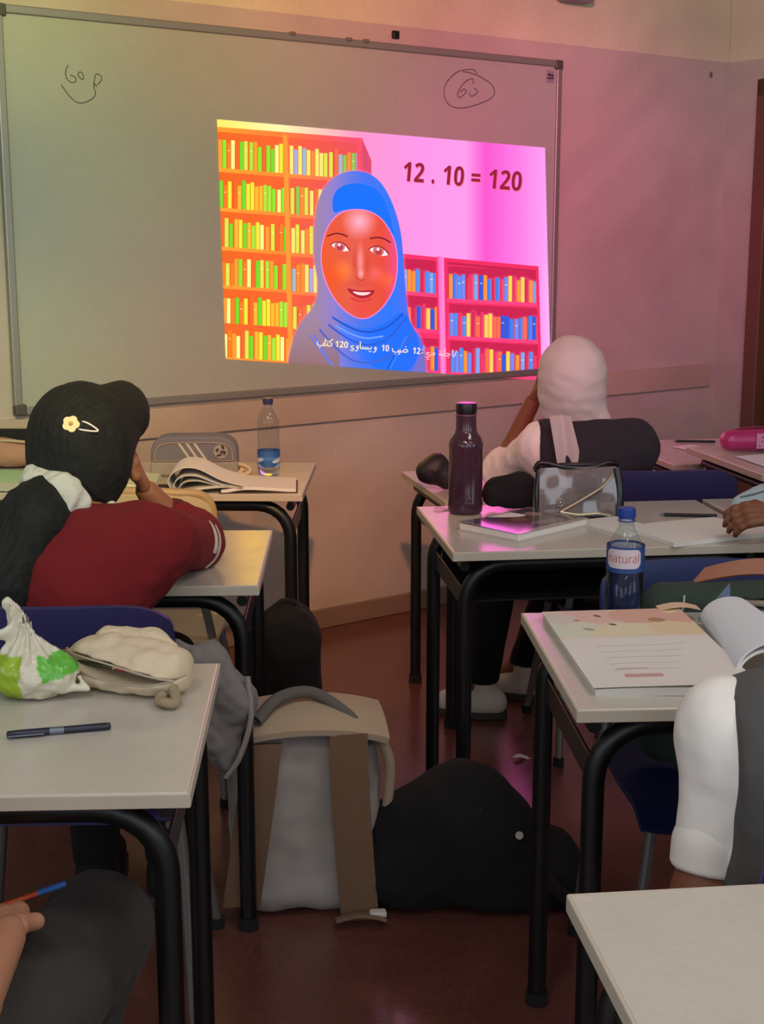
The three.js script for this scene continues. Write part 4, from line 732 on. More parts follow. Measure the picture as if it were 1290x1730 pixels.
{ // knotted plastic bag, white with green print
  const g = thing('plastic_bag', 'knotted white plastic bag with green print beside the cream pencil case', 'bag', [-0.489, TOP, -1.85], 0.1);
  const f0 = (x, y, z) => { const a = ell([0, 0.034, 0], [0.058, 0.036, 0.045])(x, y, z), b = ell([-0.028, 0.04, 0.0], [0.036, 0.034, 0.036])(x, y, z), n = capDist(cap([-0.01, 0.06, 0], [-0.022, 0.105, 0.0], 0.024, 0.009), x, y, z), e1 = capDist(cap([-0.022, 0.105, 0], [-0.034, 0.138, 0.004], 0.012, 0.007), x, y, z), e2 = capDist(cap([-0.022, 0.1, 0], [-0.045, 0.098, 0.016], 0.01, 0.004), x, y, z), t = capDist(cap([0.04, 0.02, 0.02], [0.07, 0.014, 0.018], 0.009, 0.003), x, y, z), t2 = capDist(cap([0.06, 0.03, 0.015], [0.072, 0.012, 0.018], 0.004, 0.003), x, y, z); let d = smin(smin(a, b, 0.02), n, 0.025); d = smin(smin(d, e1, 0.012), e2, 0.01); d = smin(smin(d, t, 0.008), t2, 0.005); const an = Math.atan2(z, x + 0.012); return d + 0.0035 * Math.sin(an * 9 + y * 60) * clamp((y - 0.03) * 20, 0, 1) + 0.004 * nz(x * 45, y * 45, z * 45) + 0.002 * nz(x * 100, y * 100, z * 100); };
  const geo = nets((x, y, z) => smax(f0(x, y, z), 0.001 - y, 0.004), [-0.085, -0.008, -0.065], [0.09, 0.16, 0.065], 0.0036);
  const white = col('#cfc9b2'), lime = col('#8fae1c'), green = col('#5fb23a');
  tint(geo, (x, y, z) => { const k = nz(x * 26 + 4, y * 22, z * 10), stem = y > 0.068; if (!stem && x < -0.018 + 0.01 * k && y < 0.072) return lime; if (!stem && x > 0.004 && y > 0.038 + 0.02 * k && x > 0.006 - 0.03 * k) return green; return white; });
  obj('bag_film', geo, phys('#ffffff', 0.35, { vertexColors: true, clearcoat: 0.3 }), g);
}
{ // capped pen lying on the desk
  const g = thing('ballpoint_pen', 'dark navy capped pen lying on the desk beside the cream pencil case', 'pen', [-0.424, TOP + 0.0052, -1.697], 0.245);
  const lie = (p) => lathe(p, 20).rotateZ(-Math.PI / 2);
  obj('barrel', lie([[0.0001, -0.005], [0.0049, -0.004], [0.0051, 0.06], [0.0044, 0.066], [0.0001, 0.067]]), M.penNavy, g);
  obj('grip_ring', lie([[0.0051, -0.012], [0.0053, -0.012], [0.0053, 0.006], [0.0051, 0.006]]), M.penGrey, g);
  obj('cap', lie([[0.0001, -0.067], [0.0045, -0.066], [0.0052, -0.05], [0.0052, -0.012], [0.0048, -0.012]]), M.penNavy, g);
  obj('clip', rbox(0.046, 0.0018, 0.0036, 0.0008, -0.042, -0.0005, 0.0068), M.penGrey, g);
}
{ // pencil on the lap of the child at the left edge
  const g = thing('pencil', 'orange and blue pencil lying on the lap of the child in grey trousers', 'pencil', [-0.48, 0.533, -1.585], 0.75);
  obj('barrel', new THREE.CylinderGeometry(0.0038, 0.0038, 0.1, 6).rotateZ(Math.PI / 2), std('#d2553a', 0.4), g);
  obj('end_dip', new THREE.CylinderGeometry(0.0042, 0.0042, 0.04, 12).rotateZ(Math.PI / 2).translate(0.07, 0, 0), std('#3c74c4', 0.4), g);
}
{ // grey jacket hung over the corner of the blue chair
  const g = thing('jacket', 'grey jacket hanging from the side of the dark blue chair', 'jacket', [-0.29, 0.44, -2.2], 0.0);
  const c = [cap([-0.05, 0.25, 0.012], [0.0, 0.22, 0.0], 0.012, 0.022), cap([0.0, 0.22, 0], [0.045, 0.15, 0], 0.026, 0.03), cap([-0.02, 0.2, 0], [0.0, 0.08, 0], 0.024, 0.024), cap([0.045, 0.16, 0], [0.018, 0.04, 0], 0.028, 0.018)];
  obj('cloth_body', nets(wrinkle(blob(c, 0.03), 0.008, 24, 1, 0.4, 1), ...boundsOf(c, 0.03), 0.006), M.bagGrey, g);
  obj('piping', tube([[0.065, 0.2, 0.022], [0.07, 0.13, 0.03], [0.05, 0.06, 0.026], [0.025, 0.02, 0.02]], 0.005, 30, 8), M.bagPale, g);
}
// first desk on the left
{ // grey pencil case with three diagonal bands and a round emblem
  const g = thing('pencil_case', 'grey rounded pencil case with three pale diagonal bands and a round emblem', 'pencil case', [-0.513, TOP, -3.70], 0.03);
  const w = 0.235, h = 0.112, r = 0.05, prof = (k = 0) => { const s = new THREE.Shape(), a = w / 2 - k; s.moveTo(-a, k); s.lineTo(a, k); s.lineTo(a, h - r); s.quadraticCurveTo(a, h - k, a - r, h - k); s.lineTo(-a + r, h - k); s.quadraticCurveTo(-a, h - k, -a, h - r); s.closePath(); return s; };
  obj('case_body', extrude(prof(0.008), 0.058, 0.008).translate(0, 0, -0.029), cloth('#6c6a72'), g);
  obj('base_panel', rbox(w + 0.003, 0.042, 0.078, 0.008, 0, 0.0215, 0.0, 3), cloth('#8f8b84'), g);
  const front = 0.0385, arc = []; for (let i = 0; i <= 24; i++) { const t = i / 24, a = Math.PI * (1 - t); arc.push([Math.sign(Math.cos(a)) * Math.pow(Math.abs(Math.cos(a)), 0.45) * (w / 2 - 0.012), 0.044 + Math.pow(Math.sin(a), 0.5) * (h - 0.062), front]); }
  obj('zip_line', tube(arc, 0.0022, 80, 6), M.lining, g);
  obj('seam_line', bar([-w / 2 + 0.008, 0.044, front], [w / 2 - 0.008, 0.044, front], 0.0016, 6), M.lining, g);
  for (const k of [0, 1, 2]) { const x = -0.044 + k * 0.021; obj('diagonal_band', extrude(poly([[x, 0.093], [x + 0.007, 0.0935], [x + 0.039, 0.046], [x + 0.031, 0.046]]), 0.0016).translate(0, 0, front - 0.001), std('#b9ad9a', 0.8), g); }
  const em = obj('emblem', new THREE.CylinderGeometry(0.019, 0.019, 0.0016, 28).rotateX(Math.PI / 2).translate(0.073, 0.069, front), std('#9a9088', 0.8), g);
  for (const [x, y, a, b, t] of [[0.006, 0.012, 0.004, 0.007, 0.5], [-0.009, 0.004, 0.004, 0.006, -0.6], [0.004, -0.001, 0.007, 0.004, 0.3], [-0.004, -0.01, 0.008, 0.003, 0.2], [0.011, -0.004, 0.003, 0.007, -0.4]]) obj('emblem_mark', new THREE.CylinderGeometry(1, 1, 0.0016, 14).rotateX(Math.PI / 2).scale(a, b, 1).rotateZ(t).translate(0.073 + x, 0.069 + y, front + 0.0012), std('#3a3634', 0.8), em);
  obj('wrist_cord', tube([[w / 2 - 0.004, 0.03, 0.01], [w / 2 + 0.02, 0.026, 0.02], [w / 2 + 0.034, 0.016, 0.03], [w / 2 + 0.022, 0.007, 0.04], [w / 2 + 0.004, 0.008, 0.034], [w / 2 + 0.016, 0.02, 0.03]], 0.006, 40, 8), M.cream, g);
}
function page(prof, depth, z0, thick, skew = 0) {                // a curved leaf: prof is a list of [x, y]
  const c = new THREE.CatmullRomCurve3(prof.map(([x, y]) => V(x, y, 0)));
  return sheet((u, v) => { const p = c.getPoint(u); return V(p.x + skew * (v - 0.5), p.y, z0 + (v - 0.5) * depth); }, 40, 6, thick);
}
{ // open notebook with leaves rolled back
  const g = thing('notebook', 'open notebook with leaves rolled back on the desk with the water bottle', 'notebook', [-0.36, TOP, -3.50], 0.06);
  const D = 0.17;
  obj('leaf_block', page([[-0.055, 0.004], [0.0, 0.012], [0.05, 0.011], [0.135, 0.005]], D, 0, 0.008), M.paper, g);
  obj('leaf_block', page([[-0.16, 0.004], [-0.10, 0.014], [-0.04, 0.018], [0.0, 0.012]], D, 0, 0.006), M.paper2, g);
  obj('rolled_leaf', page([[0.02, 0.014], [-0.05, 0.033], [-0.12, 0.066], [-0.165, 0.062], [-0.188, 0.035], [-0.18, 0.006]], D, 0, 0.0016), M.paper, g);
  obj('rolled_leaf', page([[0.005, 0.013], [-0.06, 0.024], [-0.12, 0.046], [-0.158, 0.042], [-0.175, 0.022], [-0.17, 0.006]], D, 0, 0.0016), M.paperCool, g);
  obj('rolled_leaf', page([[0.0, 0.0125], [-0.06, 0.02], [-0.115, 0.033], [-0.148, 0.029], [-0.162, 0.014], [-0.155, 0.005]], D, 0, 0.0016), M.paper2, g);
  obj('cover', page([[-0.06, 0.0015], [0.03, 0.002], [0.14, 0.0015]], D + 0.01, 0, 0.002), std('#4b4038', 0.7), g);
  tag(obj('eraser', rbox(0.03, 0.011, 0.016, 0.003), std('#241c20', 0.7)), 'small dark eraser at the desk edge beside the rolled notebook', 'eraser').position.set(-0.567, TOP + 0.0065, -3.475);
}
{
  const g = thing('notebook', 'flat open exercise book between the maroon girl and the rolled notebook', 'notebook', [-0.695, TOP, -3.55], 0.08);
  obj('leaf_block', page([[-0.1, 0.004], [-0.04, 0.014], [0.02, 0.013], [0.1, 0.006]], 0.2, 0, 0.007), std('#cdd2b8', 0.9), g);
  obj('cover', page([[-0.104, 0.0015], [0, 0.002], [0.104, 0.0015]], 0.206, 0, 0.002), M.paper2, g);
}
function waterBottle(name, label, pos, h, r, opts) {
  const g = thing(name, label, 'bottle', pos, opts.turn ?? 0);
  const prof = [[0.0001, 0.004], [r * 0.5, 0.0015], [r * 0.86, 0.001], [r * 0.97, 0.008], [r, 0.02]];
  for (let i = 0; i < 5; i++) { const y = 0.024 + i * h * 0.052; prof.push([r, y], [r * 0.955, y + h * 0.022], [r, y + h * 0.044]); }
  prof.push([r, h * 0.42], [r, h * 0.68], [r * 0.96, h * 0.73], [r * 0.8, h * 0.81], [r * 0.55, h * 0.865], [r * 0.42, h * 0.885], [r * 0.4, h * 0.92], [r * 0.45, h * 0.925], [r * 0.45, h * 0.93], [r * 0.38, h * 0.935], [r * 0.38, h * 0.97]);
  obj('bottle_wall', lathe(prof, 40), phys('#eef3f5', 0.05, { transmission: 1, thickness: 0, ior: 1.4 }), g);
  const wl = opts.water, wp = [[0.0001, 0.006], [r * 0.84, 0.005], ...prof.filter(([, y]) => y > 0.015 && y < wl).map(([a, y]) => [a - 0.0012, y]), [r * 0.985, wl], [0.0001, wl]];
  obj('water', lathe(wp, 40), phys('#f4f8fa', 0.02, { transmission: 1, thickness: 0.05, ior: 1.33 }), g);
  const cv = document.createElement('canvas'); cv.width = 1024; cv.height = 256; opts.draw(cv.getContext('2d'));
  const t = new THREE.CanvasTexture(cv); t.colorSpace = THREE.SRGBColorSpace;
  const [y0, y1] = opts.label, lab = new THREE.CylinderGeometry(r + 0.0006, r + 0.0006, y1 - y0, 48, 1, true).translate(0, (y0 + y1) / 2, 0);
  obj('label_wrap', lab, phys('#ffffff', 0.4, { map: t, side: THREE.DoubleSide }), g);
  const cp = obj('bottle_cap', lathe([[0.0001, h], [r * 0.4, h], [r * 0.44, h - 0.002], [r * 0.45, h * 0.94], [r * 0.4, h * 0.94]], 30), opts.cap, g);
  const ridges = []; for (let i = 0; i < 30; i++) { const a = (i / 30) * 2 * Math.PI; ridges.push(bar([Math.cos(a) * r * 0.452, h * 0.945, Math.sin(a) * r * 0.452], [Math.cos(a) * r * 0.446, h - 0.003, Math.sin(a) * r * 0.446], 0.0007, 4)); }
  obj('cap_ridges', ridges, opts.cap, cp);
  obj('neck_ring', new THREE.TorusGeometry(r * 0.44, 0.0014, 8, 30).rotateX(Math.PI / 2).translate(0, h * 0.926, 0), opts.cap, g);
  return g;
}
waterBottle('water_bottle', 'clear plastic water bottle with a blue label beside the rolled notebook', [-0.309, TOP, -3.675], 0.214, 0.0305, { turn: 0, water: 0.045, label: [0.028, 0.072], cap: std('#2f3560', 0.4), draw: (c) => { c.fillStyle = '#2c5a9c'; c.fillRect(0, 0, 1024, 256); c.fillStyle = '#3f74b4'; c.fillRect(0, 90, 1024, 60); for (let k = 0; k < 3; k++) { c.fillStyle = '#b9c6da'; c.beginPath(); c.ellipse(180 + k * 330, 150, 120, 34, -0.2, 0, 7); c.fill(); c.fillStyle = '#8fa6c8'; c.beginPath(); c.moveTo(90 + k * 330, 256); c.lineTo(190 + k * 330, 190); c.lineTo(300 + k * 330, 256); c.fill(); } } });

// desk further left: papers, a rounded pinkish bag and a dark one behind
{
  tag(obj('sheet_of_paper', sheet((u, v) => V((u - 0.5) * 0.2, 0.002 + 0.004 * Math.sin(u * 3), (v - 0.5) * 0.16), 10, 8, 0.001), std('#a9d0a4', 0.9)), 'pale green sheet of paper left of the maroon girl', 'paper').position.set(-1.01, TOP + 0.001, -3.64);
  const p = scene.children.at(-1); p.rotation.y = -0.5;
  const q = tag(obj('sheet_of_paper', sheet((u, v) => V((u - 0.5) * 0.2, 0.001 + 0.003 * Math.sin(v * 3), (v - 0.5) * 0.14), 10, 8, 0.001), std('#c9cfc2', 0.9)), 'white sheet of paper before the green one, left of the maroon girl', 'paper'); q.position.set(-1.04, TOP + 0.003, -3.51); q.rotation.y = -0.2;
  const c = [cap([-0.06, 0.045, 0], [0.045, 0.04, 0.0], 0.042, 0.034)];
  const g = thing('pouch', 'rounded pinkish beige pouch at the edge behind the green paper', 'pouch', [-1.01, TOP, -3.8], 0);
  obj('pouch_body', nets(wrinkle((x, y, z) => smax(blob(c, 0.02)(x, y, z), 0.001 - y, 0.01), 0.004, 20), ...boundsOf(c, 0.03), 0.006), cloth('#a87f6c'), g);
  obj('piping', tube([[-0.1, 0.08, 0.02], [-0.03, 0.083, 0.03], [0.05, 0.072, 0.026], [0.078, 0.045, 0.022], [0.082, 0.012, 0.02]], 0.004, 40, 8), M.bagCream, g);
  const d = thing('satchel', 'black satchel standing behind the pinkish pouch', 'bag', [-1.02, TOP, -3.885], 0.0);
  obj('satchel_body', rbox(0.3, 0.1, 0.06, 0.02, 0, 0.05, 0, 4), M.bagBlack, d); obj('satchel_flap', rbox(0.28, 0.07, 0.008, 0.003, 0, 0.062, 0.033), M.bagSeam, d);
}

// ------------------------------------------------------------------ things on the desks, right side
{ // dark fluted bottle
  const g = thing('drink_bottle', 'tall dark fluted bottle with a narrow neck and black screw cap', 'bottle', [0.197, TOP, -3.165], 0.1);
  const seg = 56, rows = [[0.0001, 0], [0.034, 0], [0.0395, 0.004], [0.041, 0.012], [0.041, 0.03], [0.0395, 0.036], [0.04, 0.045], [0.04, 0.14], [0.0395, 0.152], [0.0405, 0.158], [0.0405, 0.168], [0.036, 0.18], [0.0275, 0.192], [0.0245, 0.2], [0.0235, 0.235], [0.0235, 0.24]];
  const geo = lathe(rows, seg), p = geo.attributes.position;
  for (let i = 0; i < p.count; i++) { const y = p.getY(i), k = clamp(Math.min((y - 0.045) / 0.02, (0.145 - y) / 0.015), 0, 1); if (k > 0) { const a = Math.atan2(p.getZ(i), p.getX(i)), s = 1 - 0.05 * k * (0.5 + 0.5 * Math.cos(a * 14)); p.setX(i, p.getX(i) * s); p.setZ(i, p.getZ(i) * s); } }
  geo.computeVertexNormals();
  obj('bottle_wall', geo, phys('#6a4a62', 0.1, { transmission: 0.72, thickness: 0, ior: 1.45 }), g);
  obj('drink', lathe([[0.0001, 0.006], [0.037, 0.008], [0.0372, 0.115], [0.0001, 0.115]], 40), std('#0a060c', 0.3), g);
  obj('bottle_cap', lathe([[0.0001, 0.262], [0.023, 0.262], [0.0248, 0.259], [0.025, 0.24], [0.024, 0.238]], 36), std('#120d12', 0.25), g);
  obj('neck_ring', new THREE.TorusGeometry(0.0248, 0.0018, 8, 36).rotateX(Math.PI / 2).translate(0, 0.234, 0), phys('#5c4656', 0.3), g);
}
{ // black lump: folded sunglasses pouch standing on the low desk
  const g = thing('pouch', 'angular black pouch standing on the low desk behind the dark bottle', 'pouch', [0.152, 0.66, -3.79], 0.2);
  const c = [cap([-0.022, 0.052, 0], [0.0, 0.07, 0], 0.034, 0.034), cap([0.0, 0.06, 0.0], [0.03, 0.035, 0.01], 0.036, 0.03), cap([0.03, 0.035, 0.01], [0.05, 0.028, 0.02], 0.028, 0.022)];
  obj('pouch_body', nets((x, y, z) => smax(smax(wrinkle(blob(c, 0.02), 0.003, 30)(x, y, z), 0.002 - y, 0.006), Math.abs(x * 0.8 + y * 0.5 - 0.03) - 0.058, 0.004), ...boundsOf(c, 0.03), 0.005), phys('#16101a', 0.55), g);
}
{
  const g = thing('pencil_case', 'plump black cloth pencil case between the dark bottle and the clear pouch', 'pencil case', [0.328, TOP, -3.195], -0.12);
  const c = [cap([-0.055, 0.042, 0], [0.0, 0.05, 0], 0.036, 0.04), cap([0.0, 0.045, 0], [0.06, 0.03, 0.005], 0.042, 0.028)];
  obj('case_body', nets(wrinkle((x, y, z) => smax(blob(c, 0.02)(x, y, z), 0.002 - y, 0.012), 0.004, 26), ...boundsOf(c, 0.03), 0.005), M.bagBlack, g);
  obj('zip_line', tube([[-0.075, 0.07, 0.012], [-0.02, 0.088, 0.014], [0.03, 0.078, 0.016], [0.075, 0.05, 0.016]], 0.002, 40, 6), M.bagSeam, g);
}
{ // clear vinyl pouch with black trim, pale zip strip folded across
  const g = thing('pencil_case', 'clear vinyl pencil case with black trim and a shiny folded edge', 'pencil case', [0.452, TOP, -3.125], 0.12);
  const w = 0.19, h = 0.115, vinyl = phys('#e9e4e2', 0.08, { transmission: 0.9, thickness: 0, ior: 1.45 });
  const face = (z, a) => sheet((u, v) => V((u - 0.5) * w * (1 - 0.04 * v), 0.004 + v * h, z * (1 - v * 0.45) + 0.004 * Math.sin(u * 7 + a) * Math.sin(v * 4 + a)), 24, 14, 0.0012);
  obj('vinyl_front', face(0.034, 0.4), vinyl, g); obj('vinyl_back', face(-0.034, 2), vinyl, g);
  obj('base', rbox(w, 0.006, 0.07, 0.003, 0, 0.004, 0), M.black, g);
  obj('top_trim', [tube([[-w / 2 - 0.004, h - 0.004, 0], [-w / 2 + 0.01, h + 0.014, 0.004], [-0.03, h + 0.004, 0.014], [0.03, h + 0.002, 0.014], [w / 2 - 0.02, h + 0.012, 0.006], [w / 2 + 0.004, h + 0.006, 0]], 0.0065, 60, 8), tube([[-w / 2 - 0.004, h - 0.004, 0], [-0.04, h + 0.004, -0.016], [0.04, h + 0.004, -0.016], [w / 2 + 0.004, h + 0.006, 0]], 0.005, 40, 8)], phys('#0e0b0d', 0.3), g);
  for (const s of [-1, 1]) obj('side_trim', tube([[s * w / 2, 0.004, 0.03], [s * (w / 2 + 0.004), h * 0.5, 0.024], [s * (w / 2 - 0.002), h, 0.012]], s > 0 ? 0.011 : 0.0055, 30, 8), phys('#0e0b0d', 0.25), g);
  const gold = phys('#b9ab8c', 0.18, { clearcoat: 1, metalness: 0.4 });
  obj('shiny_fold', [tube([[-0.045, 0.018, 0.036], [0.005, 0.046, 0.036], [0.055, 0.075, 0.031], [0.08, 0.1, 0.024]], 0.0028, 40, 8), tube([[-0.045, 0.018, 0.036], [0.0, 0.011, 0.038], [0.04, 0.013, 0.038], [0.075, 0.006, 0.037]], 0.0036, 40, 8)], gold, g);
  obj('snap_button', [new THREE.TorusGeometry(0.008, 0.0022, 8, 24).translate(-0.045, 0.04, 0.035), new THREE.SphereGeometry(0.005, 12, 8).scale(1, 1, 0.4).translate(-0.045, 0.04, 0.036)], M.alu, g);
  for (const [x, c] of [[-0.02, '#3a3330'], [0.01, '#4b463f'], [0.035, '#2b2624']]) obj('content_card', rbox(0.05, 0.06, 0.004, 0.002, x, 0.036, -0.012 + x * 0.2), std(c, 0.6), g);
}
function printed(w, h, draw) { const cv = document.createElement('canvas'); cv.width = w; cv.height = h; draw(cv.getContext('2d'), w, h); const t = new THREE.CanvasTexture(cv); t.colorSpace = THREE.SRGBColorSpace; t.anisotropy = 4; return t; }
function blotches(c, w, h, list) { for (const [x, y, rx, ry, a, k] of list) { c.fillStyle = k; c.beginPath(); c.ellipse(x * w, y * h, rx * w, ry * h, a, 0, 7); c.fill(); } }
{ // glossy workbook
  const g = thing('workbook', 'thick workbook with a glossy printed cover under the clear pencil case', 'book', [0.318, TOP, -2.99], 0.78);
  const cover = printed(512, 384, (c, w, h) => { c.fillStyle = '#8d8178'; c.fillRect(0, 0, w, h); c.fillStyle = '#565364'; c.fillRect(20, 16, w - 60, h - 50); blotches(c, w, h, [[0.45, 0.5, 0.2, 0.24, 0.3, '#7c4a38'], [0.52, 0.42, 0.1, 0.12, 0, '#a97f68'], [0.3, 0.6, 0.12, 0.16, 0.6, '#6c5f58'], [0.7, 0.55, 0.14, 0.2, -0.4, '#74665c'], [0.62, 0.75, 0.2, 0.1, 0.2, '#93867a'], [0.8, 0.3, 0.08, 0.12, 0, '#b79b8a'], [0.2, 0.25, 0.12, 0.1, 0, '#4b4a5c']]); c.fillStyle = '#b8aaa0'; c.fillRect(0, h - 36, w, 36); c.fillStyle = '#9a5a50'; c.fillRect(w * 0.66, h * 0.8, w * 0.12, h * 0.05); });
  const W = 0.245, D = 0.175;
  obj('leaf_block', rbox(W - 0.004, 0.015, D - 0.004, 0.002, 0, 0.0095, 0), M.paper, g);
  obj('back_cover', rbox(W, 0.0016, D, 0.0006, 0, 0.001, 0), M.paper2, g);
  obj('cover', sheet((u, v) => V((u - 0.5) * W, 0.0183 + 0.0025 * Math.sin(u * 5 + v * 2) * v, (0.5 - v) * D), 20, 14, 0.0008), phys('#ffffff', 0.22, { map: cover, clearcoat: 0.9, clearcoatRoughness: 0.12 }), g);
  tag(obj('adhesive_strip', sheet((u, v) => V((u - 0.5) * 0.04, 0.002 * Math.sin(u * 6), (v - 0.5) * 0.02), 8, 3, 0.0008), std('#c9a9ae', 0.5)), 'curled strip of pale tape on the desk left of the dark bottle', 'tape').position.set(0.145, TOP + 0.004, -3.2);
}
{ // exercise books lying open on the same desk
  const put = (label, x, z, turn, w, d, t, m, y = TOP) => { const g = thing('notebook', label, 'notebook', [x, y, z], turn); obj('leaf_block', page([[-w / 2, t * 0.5], [-w / 6, t * 0.62], [w / 6, t * 0.6], [w / 2, t * 0.5]], d, 0, t), m, g); obj('cover', page([[-w / 2 - 0.002, 0.001], [0, 0.001], [w / 2 + 0.002, 0.001]], d + 0.004, 0, 0.0016), M.paper2, g); return g; };
  put('thin pinkish exercise book beside the clear pencil case', 0.535, -3.0, 0.5, 0.11, 0.17, 0.005, M.paper);
  put('wide open exercise book with blank pages in the middle of its desk', 0.69, -2.935, 0.42, 0.25, 0.19, 0.009, M.paper);
  const s = tag(obj('sheet_of_paper', sheet((u, v) => V((u - 0.5) * 0.24, 0.0015 + 0.003 * Math.sin(u * 3), (v - 0.5) * 0.18), 10, 8, 0.001), M.paperCool), 'white sheet of paper under the hand in the dark sleeve', 'paper'); s.position.set(0.93, TOP + 0.001, -2.99); s.rotation.y = 0.35;
  const g = thing('ballpoint_pen', 'black pen lying behind the wide open exercise book', 'pen', [0.72, TOP + 0.0045, -3.115], -0.12);
  obj('barrel', new THREE.CylinderGeometry(0.0042, 0.0042, 0.12, 12).rotateZ(Math.PI / 2), M.black, g); obj('tip', new THREE.ConeGeometry(0.0042, 0.014, 12).rotateZ(Math.PI / 2).translate(-0.067, 0, 0), M.penGrey, g);
}
{ // pale blue pouch by the right hand
  const g = thing('pouch', 'pale blue cloth pouch in front of the hand in the dark sleeve', 'pouch', [0.90, TOP, -3.14], 0.3);
  const c = [cap([-0.07, 0.03, 0.01], [0.0, 0.036, 0], 0.024, 0.03), cap([0, 0.04, 0], [0.07, 0.055, -0.01], 0.034, 0.03)];
  obj('pouch_body', nets(wrinkle((x, y, z) => smax(blob(c, 0.02)(x, y, z), 0.001 - y, 0.01), 0.006, 24), ...boundsOf(c, 0.03), 0.005), cloth('#aebcc4'), g);
  obj('seam_line', tube([[-0.08, 0.05, 0.02], [-0.02, 0.062, 0.024], [0.04, 0.076, 0.02], [0.08, 0.082, 0.01]], 0.0022, 30, 6), cloth('#6f7d86'), g);
}
// desk with the pink pencil case and the empty one
{
  const g = thing('pencil_case', 'shiny pink pencil case with a pale spotted panel', 'pencil case', [1.11, 0.74, -3.98], 0.12);
  const c = [cap([-0.085, 0.034, 0], [0.1, 0.036, 0], 0.032, 0.034)];
  obj('case_body', nets((x, y, z) => smax(blob(c, 0.02)(x, y, z), 0.001 - y, 0.01), ...boundsOf(c, 0.03), 0.005), phys('#b02568', 0.35, { clearcoat: 0.5 }), g);
  const panel = obj('spotted_panel', rbox(0.13, 0.045, 0.004, 0.002, 0.045, 0.036, 0.0345), phys('#c987a4', 0.4), g);
  for (let i = 0; i < 14; i++) obj('spot', new THREE.CylinderGeometry(0.0028, 0.0028, 0.001, 10).rotateX(Math.PI / 2).translate(-0.01 + (i % 5) * 0.024 + (i > 4 ? 0.008 : 0), 0.022 + Math.floor(i / 5) * 0.013, 0.0368), std('#8a3a66', 0.6), panel);
  obj('zip_line', tube([[-0.105, 0.05, 0.012], [-0.06, 0.069, 0.0], [0.04, 0.072, 0.0], [0.12, 0.056, 0.01]], 0.0025, 40, 6), std('#8c1a50', 0.5), g);
  const s = tag(obj('sheet_of_paper', sheet((u, v) => V((u - 0.5) * 0.22, 0.002 + 0.004 * Math.sin(u * 3), (v - 0.5) * 0.18), 10, 8, 0.001), M.paperCool), 'white sheet of paper before the pink pencil case', 'paper'); s.position.set(1.14, 0.741, -3.80); s.rotation.y = 0.2;
  const b = thing('roll_of_paper', 'rolled white paper standing beside the pink pencil case', 'paper', [1.235, 0.74, -3.93], 0); obj('outer_roll', sheet((u, v) => V(Math.cos(u * 9) * (0.022 - u * 0.006), v * 0.07, Math.sin(u * 9) * (0.022 - u * 0.006)), 40, 4, 0.001), M.paperCool, b);
  const p = tag(obj('sheet_of_paper', sheet((u, v) => V((u - 0.5) * 0.09, 0.0015, (v - 0.5) * 0.12), 6, 4, 0.001), M.paper), 'small white note on the empty desk near the wall', 'paper'); p.position.set(1.02, 0.681, -4.42); p.rotation.y = 0.5;
  const q = thing('ballpoint_pen', 'black pen on the empty desk near the wall', 'pen', [1.06, 0.6845, -4.56], -0.1); obj('barrel', new THREE.CylinderGeometry(0.004, 0.004, 0.13, 12).rotateZ(Math.PI / 2), M.black, q); obj('tip', new THREE.ConeGeometry(0.004, 0.012, 12).rotateZ(Math.PI / 2).translate(-0.071, 0, 0), M.penGrey, q);
}
